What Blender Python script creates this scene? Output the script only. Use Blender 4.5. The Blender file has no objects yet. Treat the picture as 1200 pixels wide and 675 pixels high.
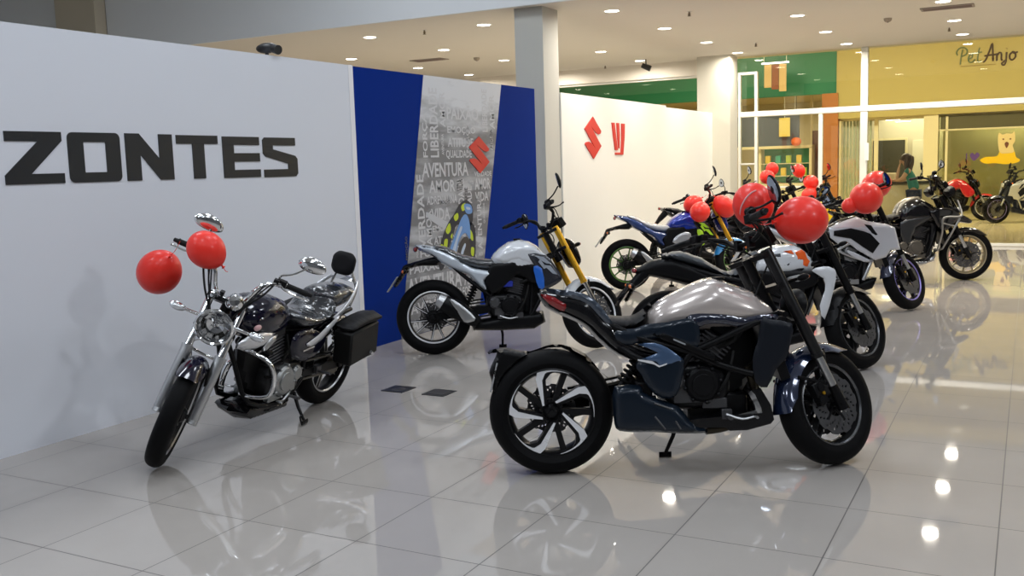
import bpy, bmesh, math, random
from math import sin, cos, pi, radians as RAD, sqrt, atan2
from mathutils import Vector, Matrix
from mathutils.geometry import delaunay_2d_cdt, tessellate_polygon

random.seed(7)
SC = bpy.context.scene
COL = SC.collection

# ------------------------------------------------------------------ camera
cam_d = bpy.data.cameras.new('camera')
cam_d.sensor_width = 36.0
cam_d.lens = 36.0 * 1141.33 / 1200.0
cam_d.clip_end = 200
cam = bpy.data.objects.new('camera', cam_d)
COL.objects.link(cam)
def cam_axes(yaw=-0.490289, pitch=-0.124004, roll=-0.030282):
    f = Vector((sin(yaw)*cos(pitch), cos(yaw)*cos(pitch), sin(pitch)))
    r = Vector((cos(yaw), -sin(yaw), 0)); u = r.cross(f)
    return cos(roll)*r + sin(roll)*u, cos(roll)*u - sin(roll)*r, f
_r, _u, _f = cam_axes()
cam.matrix_world = Matrix(((_r.x, _u.x, -_f.x, 4.272), (_r.y, _u.y, -_f.y, -3.763), (_r.z, _u.z, -_f.z, 1.55), (0, 0, 0, 1)))
SC.camera = cam
SC.view_settings.view_transform = 'Standard'
SC.view_settings.look = 'None'
SC.view_settings.gamma = 1.0
SC.view_settings.use_curve_mapping = False
SC.view_settings.exposure = 0.0
SC.cycles.max_bounces = 8
SC.cycles.glossy_bounces = 5
SC.cycles.transparent_max_bounces = 16
SC.cycles.caustics_reflective = False
SC.cycles.caustics_refractive = False
SC.cycles.sample_clamp_indirect = 4.0

# ------------------------------------------------------------------ world
wd = bpy.data.worlds.new('world'); SC.world = wd; wd.use_nodes = True
wd.node_tree.nodes['Background'].inputs[0].default_value = (0.55, 0.6, 0.7, 1)
wd.node_tree.nodes['Background'].inputs[1].default_value = 0.25

# ------------------------------------------------------------------ lights (ceiling lamps of the place, plus added ones)
CEIL = 3.40
HALL = 5.2
SPOTS = [(x, y) for y in (7.65, 9.6, 11.6, 13.45) for x in (-5.75, -3.95, -2.12, -0.32, 1.5, 3.25, 5.05)]
def area(name, loc, size, power, col, spread=180, size_y=None, rot=(0, 0, 0)):
    d = bpy.data.lights.new(name, 'AREA'); d.energy = power; d.color = col; d.size = size
    d.shape = 'DISK' if size_y is None else 'RECTANGLE'
    if size_y: d.size_y = size_y
    d.spread = RAD(spread)
    o = bpy.data.objects.new(name, d); COL.objects.link(o); o.location = loc; o.rotation_euler = rot
    return o
WARM = (1.0, 0.86, 0.62)
COOL = (0.84, 0.91, 1.0)
for x, y in SPOTS:
    area('downlight_lamp', (x, y, CEIL-0.012), 0.17, 28, (1.0, 0.92, 0.80), 170)
HALL_LAMPS = [(x, y) for y in (-5.4, -2.2, 1.0, 4.2) for x in (-2.2, 1.6, 5.4)]
for x, y in HALL_LAMPS:
    area('hall_lamp', (x, y, HALL-0.05), 0.9, 38, COOL, 180, 0.9)
area('added_flood_lamp', (8.75, -0.3, 3.95), 0.25, 26, (0.92, 0.96, 1.0), 120, 0.25, (0, RAD(66), 0))  # unseen lamp, added to cast the faint shadow on the white partition
for x in (-3.5, 0.5, 4.5):
    area('corridor_lamp', (x, 19.5, 5.3), 1.6, 310, (1.0, 0.87, 0.62), 180, 1.6)
area('shop_area_light', (4.2, 24.9, 2.9), 2.5, 70, (1.0, 0.93, 0.7), 180, 0.8)  # added to brighten the pet shop interior, has no fixture
area('shop_area_light', (1.6, 26.3, 2.9), 2.5, 80, (1.0, 0.93, 0.7), 180, 1.5)
area('shop_area_light', (-1.9, 26.3, 3.1), 2.5, 70, (1.0, 0.85, 0.6), 180, 1.5)

# ------------------------------------------------------------------ materials
MATS = {}
def mat(name, col, rough=0.5, metal=0.0, coat=0.0, emit=None, estr=0.0, alpha=1.0, spec=None, noise=0.0, nscale=8.0, bump=0.0, bscale=60.0, trans=0.0, rvar=0.0, ior=None, coat_rough=0.05):
    if name in MATS: return MATS[name]
    m = bpy.data.materials.new(name); m.use_nodes = True; nt = m.node_tree; p = nt.nodes['Principled BSDF']
    I = p.inputs
    I['Base Color'].default_value = (*col, 1); I['Roughness'].default_value = rough; I['Metallic'].default_value = metal
    I['Coat Weight'].default_value = coat; I['Coat Roughness'].default_value = coat_rough
    if spec is not None: I['Specular IOR Level'].default_value = spec
    if ior: I['IOR'].default_value = ior
    if emit: I['Emission Color'].default_value = (*emit, 1); I['Emission Strength'].default_value = estr
    I['Alpha'].default_value = alpha; I['Transmission Weight'].default_value = trans
    tc = nt.nodes.new('ShaderNodeTexCoord')
    n = nt.nodes.new('ShaderNodeTexNoise'); n.inputs['Scale'].default_value = nscale; n.inputs['Detail'].default_value = 4
    nt.links.new(tc.outputs['Object'], n.inputs['Vector'])
    if noise:
        mx = nt.nodes.new('ShaderNodeMix'); mx.data_type = 'RGBA'
        mx.inputs[6].default_value = (*[c*(1-noise) for c in col], 1); mx.inputs[7].default_value = (*[min(1, c*(1+noise)) for c in col], 1)
        nt.links.new(n.outputs['Fac'], mx.inputs[0]); nt.links.new(mx.outputs[2], I['Base Color'])
    mr = nt.nodes.new('ShaderNodeMapRange'); mr.inputs['To Min'].default_value = max(0, rough-rvar); mr.inputs['To Max'].default_value = rough+rvar
    nt.links.new(n.outputs['Fac'], mr.inputs['Value']); nt.links.new(mr.outputs[0], I['Roughness'])
    if bump:
        b = nt.nodes.new('ShaderNodeBump'); b.inputs['Strength'].default_value = bump; b.inputs['Distance'].default_value = 0.002
        n2 = nt.nodes.new('ShaderNodeTexNoise'); n2.inputs['Scale'].default_value = bscale
        nt.links.new(tc.outputs['Object'], n2.inputs['Vector']); nt.links.new(n2.outputs['Fac'], b.inputs['Height']); nt.links.new(b.outputs[0], I['Normal'])
    MATS[name] = m; return m

def floor_mat(name, c1, c2, grout, rough=0.03):
    m = bpy.data.materials.new(name); m.use_nodes = True; nt = m.node_tree; p = nt.nodes['Principled BSDF']; L = nt.links.new; N = nt.nodes.new
    g = N('ShaderNodeNewGeometry'); sp = N('ShaderNodeSeparateXYZ'); L(g.outputs['Position'], sp.inputs[0])
    def line(out):
        d = N('ShaderNodeMath'); d.operation = 'DIVIDE'; d.inputs[1].default_value = 0.6; L(out, d.inputs[0])
        a = N('ShaderNodeMath'); a.operation = 'ADD'; a.inputs[1].default_value = 0.5; L(d.outputs[0], a.inputs[0])
        f = N('ShaderNodeMath'); f.operation = 'FRACT'; L(a.outputs[0], f.inputs[0])
        s = N('ShaderNodeMath'); s.operation = 'SUBTRACT'; s.inputs[1].default_value = 0.5; L(f.outputs[0], s.inputs[0])
        ab = N('ShaderNodeMath'); ab.operation = 'ABSOLUTE'; L(s.outputs[0], ab.inputs[0])
        lt = N('ShaderNodeMath'); lt.operation = 'LESS_THAN'; lt.inputs[1].default_value = 0.0042; L(ab.outputs[0], lt.inputs[0])
        return lt.outputs[0], d.outputs[0]
    lx, dx = line(sp.outputs[0]); ly, dy = line(sp.outputs[1])
    mxm = N('ShaderNodeMath'); mxm.operation = 'MAXIMUM'; L(lx, mxm.inputs[0]); L(ly, mxm.inputs[1])
    fx = N('ShaderNodeMath'); fx.operation = 'FLOOR'; L(dx, fx.inputs[0]); fy = N('ShaderNodeMath'); fy.operation = 'FLOOR'; L(dy, fy.inputs[0])
    cb = N('ShaderNodeCombineXYZ'); L(fx.outputs[0], cb.inputs[0]); L(fy.outputs[0], cb.inputs[1])
    wn = N('ShaderNodeTexWhiteNoise'); L(cb.outputs[0], wn.inputs['Vector'])
    ns = N('ShaderNodeTexNoise'); ns.inputs['Scale'].default_value = 2.2; ns.inputs['Detail'].default_value = 5; L(g.outputs['Position'], ns.inputs['Vector'])
    ad = N('ShaderNodeMath'); ad.operation = 'MULTIPLY_ADD'; ad.inputs[1].default_value = 0.35; L(wn.outputs['Value'], ad.inputs[0]); L(ns.outputs['Fac'], ad.inputs[2])
    mx = N('ShaderNodeMix'); mx.data_type = 'RGBA'; mx.inputs[6].default_value = (*c1, 1); mx.inputs[7].default_value = (*c2, 1); L(ad.outputs[0], mx.inputs[0])
    m2 = N('ShaderNodeMix'); m2.data_type = 'RGBA'; L(mxm.outputs[0], m2.inputs[0]); L(mx.outputs[2], m2.inputs[6]); m2.inputs[7].default_value = (*grout, 1)
    L(m2.outputs[2], p.inputs['Base Color'])
    rr = N('ShaderNodeMath'); rr.operation = 'MULTIPLY_ADD'; rr.inputs[1].default_value = 0.5; rr.inputs[2].default_value = rough; L(mxm.outputs[0], rr.inputs[0]); L(rr.outputs[0], p.inputs['Roughness'])
    p.inputs['IOR'].default_value = 1.62
    # very slight waviness of each polished tile
    n3 = N('ShaderNodeTexNoise'); n3.inputs['Scale'].default_value = 3.0; L(g.outputs['Position'], n3.inputs['Vector'])
    b = N('ShaderNodeBump'); b.inputs['Strength'].default_value = 0.006; b.inputs['Distance'].default_value = 0.02; L(n3.outputs['Fac'], b.inputs['Height']); L(b.outputs[0], p.inputs['Normal'])
    return m
def glass_mat(name, tint, refl=1.0, rough=0.0):
    m = bpy.data.materials.new(name); m.use_nodes = True; nt = m.node_tree; N = nt.nodes.new; L = nt.links.new
    nt.nodes.remove(nt.nodes['Principled BSDF']); out = nt.nodes['Material Output']
    t = N('ShaderNodeBsdfTransparent'); t.inputs[0].default_value = (*tint, 1)
    g = N('ShaderNodeBsdfGlossy'); g.inputs['Roughness'].default_value = rough
    fr = N('ShaderNodeFresnel'); fr.inputs[0].default_value = 1.5
    mu = N('ShaderNodeMath'); mu.operation = 'MULTIPLY'; mu.inputs[1].default_value = refl; mu.use_clamp = True; L(fr.outputs[0], mu.inputs[0])
    mx = N('ShaderNodeMixShader'); L(mu.outputs[0], mx.inputs[0]); L(t.outputs[0], mx.inputs[1]); L(g.outputs[0], mx.inputs[2]); L(mx.outputs[0], out.inputs[0])
    return m

# ------------------------------------------------------------------ mesh builder
def catmull(pts, n=4, closed=False):
    P = [Vector(p) for p in pts]; out = []; k = len(P)
    rng = range(k) if closed else range(k-1)
    for i in rng:
        p0 = P[(i-1) % k] if (closed or i > 0) else P[0]; p1 = P[i]; p2 = P[(i+1) % k]
        p3 = P[(i+2) % k] if (closed or i+2 < k) else P[-1]
        for j in range(n):
            t = j/n
            out.append(0.5*((2*p1)+(p2-p0)*t+(2*p0-5*p1+4*p2-p3)*t*t+(3*p1-p0-3*p2+p3)*t**3))
    if not closed: out.append(P[-1])
    return out
def seg_dist(p, poly):
    best = 1e9; n = len(poly); x, y = p
    for i in range(n):
        ax, ay = poly[i]; bx, by = poly[(i+1) % n]
        dx, dy = bx-ax, by-ay; L = dx*dx+dy*dy
        t = 0 if L == 0 else max(0, min(1, ((x-ax)*dx+(y-ay)*dy)/L))
        d = (x-ax-t*dx)**2+(y-ay-t*dy)**2
        if d < best: best = d
    return sqrt(best)
def inside(p, poly):
    x, y = p; c = False; n = len(poly); j = n-1
    for i in range(n):
        xi, yi = poly[i]; xj, yj = poly[j]
        if (yi > y) != (yj > y) and x < (xj-xi)*(y-yi)/(yj-yi)+xi: c = not c
        j = i
    return c
class B:
    def __init__(s, M=None): s.v = []; s.f = []; s.M = M or Matrix()
    def add(s, vs, fs, M=None):
        k = len(s.v); T = s.M @ M if M else s.M
        s.v += [T @ Vector(v) for v in vs]; s.f += [tuple(i+k for i in f) for f in fs]; return s
    def box(s, c, size, rot=None, taper=1.0):
        hx, hy, hz = [a/2 for a in size]; b = min(hx, hy, hz)*0.18
        bm = bmesh.new(); bmesh.ops.create_cube(bm, size=1.0)
        for v in bm.verts:
            k = taper if v.co.z > 0 else 1.0
            v.co = Vector((v.co.x*2*hx*k, v.co.y*2*hy*k, v.co.z*2*hz))
        bmesh.ops.bevel(bm, geom=bm.edges[:], offset=b, segments=1, profile=0.5, affect='EDGES')
        M = Matrix.Translation(c)
        if rot: M = M @ (Matrix.Rotation(rot[2], 4, 'Z') @ Matrix.Rotation(rot[1], 4, 'Y') @ Matrix.Rotation(rot[0], 4, 'X'))
        vs = [v.co.copy() for v in bm.verts]; fs = [[v.index for v in f.verts] for f in bm.faces]; bm.free()
        return s.add(vs, fs, M)
    def tube(s, pts, r, n=10, sm=0, cap=True, flat=1.0):
        P = [Vector(p) for p in pts]
        R = list(r) if isinstance(r, (list, tuple)) else [r]*len(P)
        if sm:
            Q = catmull(P, sm); R = [R[min(len(R)-1, i//sm)]*(1-(i % sm)/sm)+R[min(len(R)-1, i//sm+1)]*((i % sm)/sm) for i in range(len(Q))]; P = Q
        vs = []; fs = []; k = len(P); up = None
        for i, p in enumerate(P):
            d = (P[min(i+1, k-1)]-P[max(i-1, 0)])
            if d.length < 1e-9: d = Vector((0, 0, 1))
            d.normalize()
            if up is None:
                a = Vector((0, 1, 0)) if abs(d.y) < 0.9 else Vector((0, 0, 1))
                up = (a-d*a.dot(d)).normalized()
            else:
                up = (up-d*up.dot(d)); up = up.normalized() if up.length > 1e-6 else d.orthogonal().normalized()
            sd = d.cross(up)
            for j in range(n):
                t = 2*pi*j/n; vs.append(p+(up*cos(t)*flat+sd*sin(t))*R[i])
        for i in range(k-1):
            for j in range(n): fs.append((i*n+j, i*n+(j+1) % n, (i+1)*n+(j+1) % n, (i+1)*n+j))
        if cap: fs.append(tuple(range(n-1, -1, -1))); fs.append(tuple((k-1)*n+j for j in range(n)))
        return s.add(vs, fs)
    def cyl(s, a, b, r, n=16, r2=None): return s.tube([a, b], [r, r if r2 is None else r2], n)
    def lathe(s, prof, c=(0, 0, 0), n=40, axis='Y', a0=0, a1=2*pi, closed=False, M=None):
        """prof: list of (radius, offset along axis)"""
        full = abs(a1-a0-2*pi) < 1e-6; k = n if full else n+1; m = len(prof); vs = []; fs = []
        for i in range(k):
            t = a0+(a1-a0)*i/n
            for r, y in prof:
                if axis == 'Y': vs.append((r*cos(t), y, r*sin(t)))
                elif axis == 'X': vs.append((y, r*cos(t), r*sin(t)))
                else: vs.append((r*cos(t), r*sin(t), y))
        for i in range(n):
            a = i*m; b = ((i+1) % k)*m
            for j in range(m if closed else m-1):
                j2 = (j+1) % m; fs.append((a+j, a+j2, b+j2, b+j))
        T = Matrix.Translation(c)
        return s.add(vs, fs, T @ M if M else T)
    def disc(s, c, r, y0, y1, n=24, M=None, ch=0.15):
        h = (y1-y0)*ch
        return s.lathe([(0.0001, y0), (r-abs(h), y0), (r, y0+h), (r, y1-h), (r-abs(h), y1), (0.0001, y1)], c, n, M=M)
    def ell(s, c, r, n=20, m=12, rot=None, fn=None):
        vs = []; fs = []
        for i in range(m+1):
            p = pi*i/m
            for j in range(n):
                t = 2*pi*j/n; v = Vector((sin(p)*cos(t), sin(p)*sin(t), cos(p)))
                if fn: v = fn(v)
                vs.append((v.x*r[0], v.y*r[1], v.z*r[2]))
        for i in range(m):
            for j in range(n): fs.append((i*n+j, i*n+(j+1) % n, (i+1)*n+(j+1) % n, (i+1)*n+j))
        M = Matrix.Translation(c)
        if rot is not None: M = M @ (rot if isinstance(rot, Matrix) else Matrix.Rotation(rot[2], 4, 'Z') @ Matrix.Rotation(rot[1], 4, 'Y') @ Matrix.Rotation(rot[0], 4, 'X'))
        return s.add(vs, fs, M)
    def prism(s, out, y0, y1, M=None):
        n = len(out); tri = tessellate_polygon([[Vector((p[0], p[1], 0)) for p in out]])
        vs = [(p[0], y0, p[1]) for p in out]+[(p[0], y1, p[1]) for p in out]
        fs = [tuple(t) for t in tri]+[tuple(i+n for i in reversed(t)) for t in tri]
        fs += [(i, (i+1) % n, n+(i+1) % n, n+i) for i in range(n)]
        return s.add(vs, fs, M)
    def inflate(s, out, W, D=0.05, y0=0.0, h=0.018, sm=2, back=1.0, side=0, M=None, pw=0.5):
        """closed puffed body over an outline in the xz plane; W half width (number or function of x,z); y0 centre plane (number or function)"""
        P = [(p.x, p.y) for p in catmull([(a, b, 0) for a, b in out], sm, True)] if sm > 1 else list(out)
        Q = []
        for i in range(len(P)):
            a = P[i]; b = P[(i+1) % len(P)]; L = sqrt((a[0]-b[0])**2+(a[1]-b[1])**2); k = max(1, int(round(L/h)))
            for j in range(k): Q.append((a[0]+(b[0]-a[0])*j/k, a[1]+(b[1]-a[1])*j/k))
        nb = len(Q); xs = [q[0] for q in Q]; zs = [q[1] for q in Q]; pts = [Vector(q) for q in Q]
        x = min(xs)+h/2; row = 0
        while x < max(xs):
            z = min(zs)+(h/2 if row % 2 else 0)
            while z < max(zs):
                if inside((x, z), P) and seg_dist((x, z), P) > h*0.5: pts.append(Vector((x, z)))
                z += h
            x += h*0.87; row += 1
        vo, eo, fo, ov, oe, of = delaunay_2d_cdt(pts, [(i, (i+1) % nb) for i in range(nb)], [list(range(nb))], 1, 1e-6)
        bd = set()
        for i, src in enumerate(ov):
            if any(k < nb for k in src): bd.add(i)
        vs = []; front = []; backi = []
        for i, v in enumerate(vo):
            d = 0 if i in bd else min(1, seg_dist(v, P)/D)
            w = (1-(1-d)**2)**pw if d > 0 else 0
            Wv = W(v[0], v[1]) if callable(W) else W; yv = y0(v[0], v[1]) if callable(y0) else y0
            front.append(len(vs)); vs.append((v[0], yv+Wv*w*(1 if side != -1 else back), v[1]))
            if i in bd: backi.append(front[-1])
            else: backi.append(len(vs)); vs.append((v[0], yv-Wv*w*(1 if side != 1 else back), v[1]))
        fs = [tuple(front[i] for i in f) for f in fo]+[tuple(backi[i] for i in reversed(f)) for f in fo]
        return s.add(vs, fs, M)
    def loft(s, secs, cap=True):
        n = len(secs[0]); vs = [p for q in secs for p in q]; fs = []
        for i in range(len(secs)-1):
            for j in range(n): fs.append((i*n+j, i*n+(j+1) % n, (i+1)*n+(j+1) % n, (i+1)*n+j))
        if cap: fs.append(tuple(range(n-1, -1, -1))); fs.append(tuple((len(secs)-1)*n+j for j in range(n)))
        return s.add(vs, fs)
    def build(s, name, m, parent=None, angle=38, pm=None):
        me = bpy.data.meshes.new(name); me.from_pydata([tuple(v) for v in s.v], [], s.f); me.update()
        bm = bmesh.new(); bm.from_mesh(me); bmesh.ops.remove_doubles(bm, verts=bm.verts, dist=1e-6); bmesh.ops.recalc_face_normals(bm, faces=bm.faces); bm.to_mesh(me); bm.free()
        me.polygons.foreach_set('use_smooth', [True]*len(me.polygons)); me.set_sharp_from_angle(angle=RAD(angle))
        me.materials.append(m); o = bpy.data.objects.new(name, me); COL.objects.link(o)
        if parent: o.parent = parent
        return o
def empty(name, loc=(0, 0, 0), rz=0, M=None):
    o = bpy.data.objects.new(name, None); COL.objects.link(o); o.empty_display_size = 0.1
    if M is not None: o.matrix_world = M
    else: o.location = loc; o.rotation_euler = (0, 0, rz)
    return o
def tag(o, label, cat, group=None, kind=None):
    if label: o['label'] = label
    if cat: o['category'] = cat
    if group: o['group'] = group
    if kind: o['kind'] = kind
    return o
def struct(name, b, m, angle=38):
    o = b.build(name, m, None, angle); o['kind'] = 'structure'; return o
def plain(c, size):
    hx, hy, hz = [a/2 for a in size]
    b = B(); vs = [(c[0]+i*hx, c[1]+j*hy, c[2]+k*hz) for i in (-1, 1) for j in (-1, 1) for k in (-1, 1)]
    return b.add(vs, [(0, 1, 3, 2), (4, 6, 7, 5), (0, 4, 5, 1), (2, 3, 7, 6), (0, 2, 6, 4), (1, 5, 7, 3)])
def span(x0, x1, y0, y1, z0, z1): return plain(((x0+x1)/2, (y0+y1)/2, (z0+z1)/2), (x1-x0, y1-y0, z1-z0))

# ================================================================== THE SETTING
M_WALLW = mat('painted_white_partition', (0.68, 0.705, 0.765), 0.55, noise=0.02, nscale=1.5, bump=0.05)
M_WALLC = mat('cream_white_partition', (0.84, 0.84, 0.80), 0.5, noise=0.015, nscale=1.5, bump=0.05)
M_CEIL = mat('ceiling_paint', (0.80, 0.75, 0.66), 0.8, noise=0.02, nscale=0.7)
M_HALL = mat('hall_paint', (0.80, 0.83, 0.85), 0.8, noise=0.02, nscale=0.7)
M_COLF = mat('column_paint', (0.72, 0.70, 0.61), 0.7, noise=0.02, nscale=2)
M_BEIGE = mat('beige_column_paint', (0.58, 0.52, 0.40), 0.7, noise=0.03, nscale=2)
M_FLOOR = floor_mat('polished_porcelain_tile', (0.355, 0.328, 0.303), (0.41, 0.382, 0.354), (0.07, 0.062, 0.058))
M_FLOOR2 = floor_mat('corridor_tile', (0.62, 0.52, 0.30), (0.68, 0.57, 0.34), (0.3, 0.26, 0.2), 0.12)
M_GLASS = glass_mat('shop_window_glass', (0.94, 0.96, 0.9), 1.2)
M_ALU = mat('white_aluminium_frame', (0.80, 0.80, 0.74), 0.35, noise=0.01)
M_GREEN = mat('green_fascia', (0.022, 0.19, 0.105), 0.35)
M_KHAKI = mat('khaki_fascia', (0.46, 0.38, 0.13), 0.5, noise=0.05, nscale=0.8)
M_BLACK = mat('matt_black', (0.012, 0.012, 0.013), 0.5)
M_RED = mat('logo_red_vinyl', (0.62, 0.035, 0.03), 0.35)
M_LETTER = mat('black_vinyl', (0.012, 0.014, 0.017), 0.35)
M_BLUE = mat('royal_blue_panel', (0.001, 0.023, 0.21), 0.8, spec=0.08, noise=0.04, nscale=1.2)

struct('floor', span(-13, 9, -8, 14.14, -0.1, 0), M_FLOOR)
struct('floor_corridor', span(-13, 9, 14.26, 29, -0.1, 0), M_FLOOR2)
struct('trim_threshold', span(-13, 9, 14.14, 14.26, -0.1, 0.006), mat('threshold_metal', (0.42, 0.38, 0.28), 0.35, 0.7))
struct('wall_left', span(-0.93, -0.81, -8, 2.96, 0, 2.435), M_WALLW)
struct('trim_1', span(-0.935, -0.806, 2.96, 3.02, 0, 2.437), mat('partition_edge_lit', (0.80, 0.80, 0.82), 0.5))  # lit end of the partition, put into a lighter edge colour
struct('wall_far_left', span(-0.93, -0.81, 7.17, 11.06, 0, 2.425), M_WALLC)
struct('wall_far_left_end', span(-0.945, -0.825, 11.06, 13.62, 0, 2.40), M_WALLC)
struct('column_1', span(-1.20, -0.83, 6.75, 7.17, 0, 3.4), mat('shaded_column_paint', (0.54, 0.535, 0.49), 0.7, noise=0.02, nscale=2))  # column paint darkened to stand in for its shaded front
struct('column_2', span(-1.10, -0.50, 13.62, 14.12, 0, 3.4), M_COLF)
struct('column_3', span(-8.83, -7.97, 6.4, 6.6, 0, HALL), M_BEIGE)
struct('ceiling', span(-13, 9, 6.65, 14.2, 3.4, 3.5), M_CEIL)
struct('trim_bulkhead', span(-13, 9, 6.65, 6.85, 3.5, HALL), M_HALL)
struct('trim_beam', span(-7.96, 9, 6.60, 6.65, 3.40, HALL), M_HALL)
struct('ceiling_hall', span(-13, 9, -8, 6.85, HALL, HALL+0.1), M_HALL)
M_UNSEEN = mat('unseen_wall_dark', (0.16, 0.16, 0.165), 0.8, noise=0.04, nscale=0.6)  # unseen walls coloured dark so that black parts reflect less light
struct('wall_back', span(-13, 9, -8.2, -8, 0, HALL), M_UNSEEN)
struct('wall_right', span(9, 9.2, -8.2, 6.6, 0, 5.7), M_UNSEEN)
struct('wall_right_far', span(9, 9.2, 6.6, 29, 0, 5.7), M_HALL)
fl = tag(empty('added_floodlight', (8.86, -0.3, 4.0)), 'added unseen floodlight on the side wall, for the faint partition shadow', 'floodlight')  # housing invented for the added flood lamp
B().box((0.06, 0, 0), (0.14, 0.30, 0.28), (0, -0.4, 0)).build('housing', mat('black_plastic', (0.02, 0.02, 0.022), 0.4), fl)
struct('wall_outer_left', span(-13.2, -13, -8.2, 29, 0, 5.7), M_HALL)

# glazed shopfront on Y = 14.2
def frame_bar(b, x0, x1, z0, z1, y0=14.15, y1=14.25): b.box(((x0+x1)/2, (y0+y1)/2, (z0+z1)/2), (x1-x0, y1-y0, z1-z0))
b = B()
frame_bar(b, -0.455, 9, 2.31, 2.41, 14.14, 14.26); frame_bar(b, 1.63, 1.75, 0, 3.4); frame_bar(b, -0.5, -0.455, 0, 3.12)
frame_bar(b, 0.93, 1.0, 0, 2.31); frame_bar(b, 4.75, 4.87, 0, 3.4); frame_bar(b, 7.8, 7.92, 0, 3.4)
frame_bar(b, -0.455, 9, 0.0, 0.05, 14.143, 14.257); frame_bar(b, -0.2, -0.145, 0, 3.12)
frame_bar(b, -0.456, -0.198, 3.07, 3.12, 14.155, 14.245); frame_bar(b, -0.456, -0.198, 1.45, 1.48, 14.155, 14.245); frame_bar(b, -0.12, 0.93, 1.02, 1.05, 14.155, 14.245)
struct('window_1_frame', b, M_ALU)
b = B()
for x0 in (-12.9, -10, -7, -4.3, -1.15): frame_bar(b, x0, x0+0.07, 0, 3.08)
frame_bar(b, -13, -1.08, 3.08, 3.13); frame_bar(b, -13, -1.08, 2.42, 2.46)
struct('window_2_frame', b, M_ALU)
struct('trim_2', span(-13, -1.10, 14.1, 14.3, 3.12, 3.4), M_CEIL)
struct('window_1', span(-0.5, 9, 14.196, 14.204, 0.02, 3.4), M_GLASS)
struct('window_2', span(-13, -1.1, 14.196, 14.204, 0.02, 3.1), M_GLASS)
struct('trim_3', span(-13, 9, 14.2, 14.5, 3.4, 5.6), M_CEIL)

# letters on the long white partition (outlines in wall Y, Z)
MW = Matrix(((0, 1, 0, -0.81), (1, 0, 0, 0), (0, 0, 1, 0), (0, 0, 0, 1)))
def rect_round(p, idx): return p
def letter_z(): return [[(-0.222, 1.833), (0.145, 1.833), (0.145, 1.781), (-0.07, 1.591), (0.148, 1.591), (0.148, 1.533), (-0.236, 1.533), (-0.236, 1.585), (-0.014, 1.777), (-0.222, 1.777)]]
def rounded(x0, x1, z0, z1, r, n=5):
    o = []
    for cx, cz, a in ((x1-r, z1-r, 0), (x0+r, z1-r, 90), (x0+r, z0+r, 180), (x1-r, z0+r, 270)):
        for i in range(n+1): t = RAD(a+90*i/n); o.append((cx+r*cos(t), cz+r*sin(t)))
    return o
sign = tag(empty('wall_lettering', (-0.81, 1.0, 1.53)), 'large black capital lettering across the upper white partition', 'sign')
def wl(b, m=M_LETTER, name='letter', par=None, root=None):
    o = b.build(name, m, root or sign); o.matrix_parent_inverse = Matrix.Translation((root or sign).location).inverted(); return o
Dp = (0.0, 0.006)
wl(B(MW).prism(letter_z()[0], *Dp))
ob = B(MW); o_out = rounded(0.184, 0.565, 1.533, 1.833, 0.035); o_in = rounded(0.294, 0.456, 1.592, 1.776, 0.006)
def ring_prism(b, outer, inner, y0, y1, n=None):
    n = len(outer); vs = []
    for y in (y0, y1):
        for P in (outer, inner):
            vs += [(p[0], y, p[1]) for p in P]
    fs = []
    for i in range(n):
        j = (i+1) % n
        fs += [(i, j, n+j, n+i), (2*n+i, 3*n+i, 3*n+j, 2*n+j), (i, 2*n+i, 2*n+j, j), (n+i, n+j, 3*n+j, 3*n+i)]
    return b.add(vs, fs)
wl(ring_prism(ob, o_out, o_in, *Dp))
wl(B(MW).prism([(0.606, 1.833), (0.718, 1.833), (0.877, 1.671), (0.877, 1.831), (0.992, 1.831), (0.992, 1.533), (0.876, 1.533), (0.721, 1.699), (0.721, 1.533), (0.606, 1.533)], *Dp))
wl(B(MW).prism([(1.028, 1.828), (1.408, 1.828), (1.408, 1.770), (1.277, 1.770), (1.277, 1.533), (1.168, 1.533), (1.168, 1.770), (1.028, 1.770)], *Dp))
wl(B(MW).prism([(1.452, 1.824), (1.829, 1.824), (1.829, 1.765), (1.563, 1.765), (1.563, 1.706), (1.829, 1.706), (1.829, 1.645), (1.561, 1.645), (1.561, 1.586), (1.829, 1.586), (1.829, 1.530), (1.452, 1.530)], *Dp))
wl(B(MW).prism([(1.865, 1.803), (1.887, 1.822), (2.232, 1.822), (2.232, 1.763), (1.976, 1.763), (1.976, 1.734), (2.226, 1.684), (2.250, 1.660), (2.250, 1.548), (2.225, 1.526), (1.868, 1.526), (1.868, 1.583), (2.140, 1.583), (2.140, 1.625), (1.890, 1.680), (1.865, 1.703)], *Dp))

# red emblems on the far partition
SLOGO = [(0.51, 1), (1.0, 0.667), (0.97, 0.61), (0.84, 0.584), (0.69, 0.62), (0.37, 0.78), (1.0, 0.305), (0.51, 0), (0, 0.35), (0.07, 0.396), (0.24, 0.407), (0.40, 0.37), (0.64, 0.237), (0, 0.706)]
def smark(y0, y1, z0, z1): return [(y0+(y1-y0)*a, z0+(z1-z0)*c) for a, c in SLOGO]
o = B(MW).prism(smark(7.85, 8.39, 1.617, 2.165), 0, 0.012).build('wall_emblem', M_RED); tag(o, 'red angular S emblem on the cream partition', 'sign', 'red emblems on the far partition')
bw = B(MW)
def wm(P): return [(8.777+(a-460)*0.00349, 2.104-(c-172)*0.0013) for a, c in P]
for P in ([(460, 172), (488, 172), (502, 320), (519, 458), (490, 458), (474, 320)], [(511, 172), (537, 172), (541, 300), (537, 440), (528, 440), (518, 330)], [(562, 176), (598, 176), (592, 330), (576, 506), (490, 506), (492, 484), (551, 484), (560, 330)]):
    bw.prism(wm(P), 0, 0.012)
o = bw.build('wall_emblem', M_RED); tag(o, 'red emblem like a tall narrow W, beside the angular S emblem', 'sign', 'red emblems on the far partition')

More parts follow.
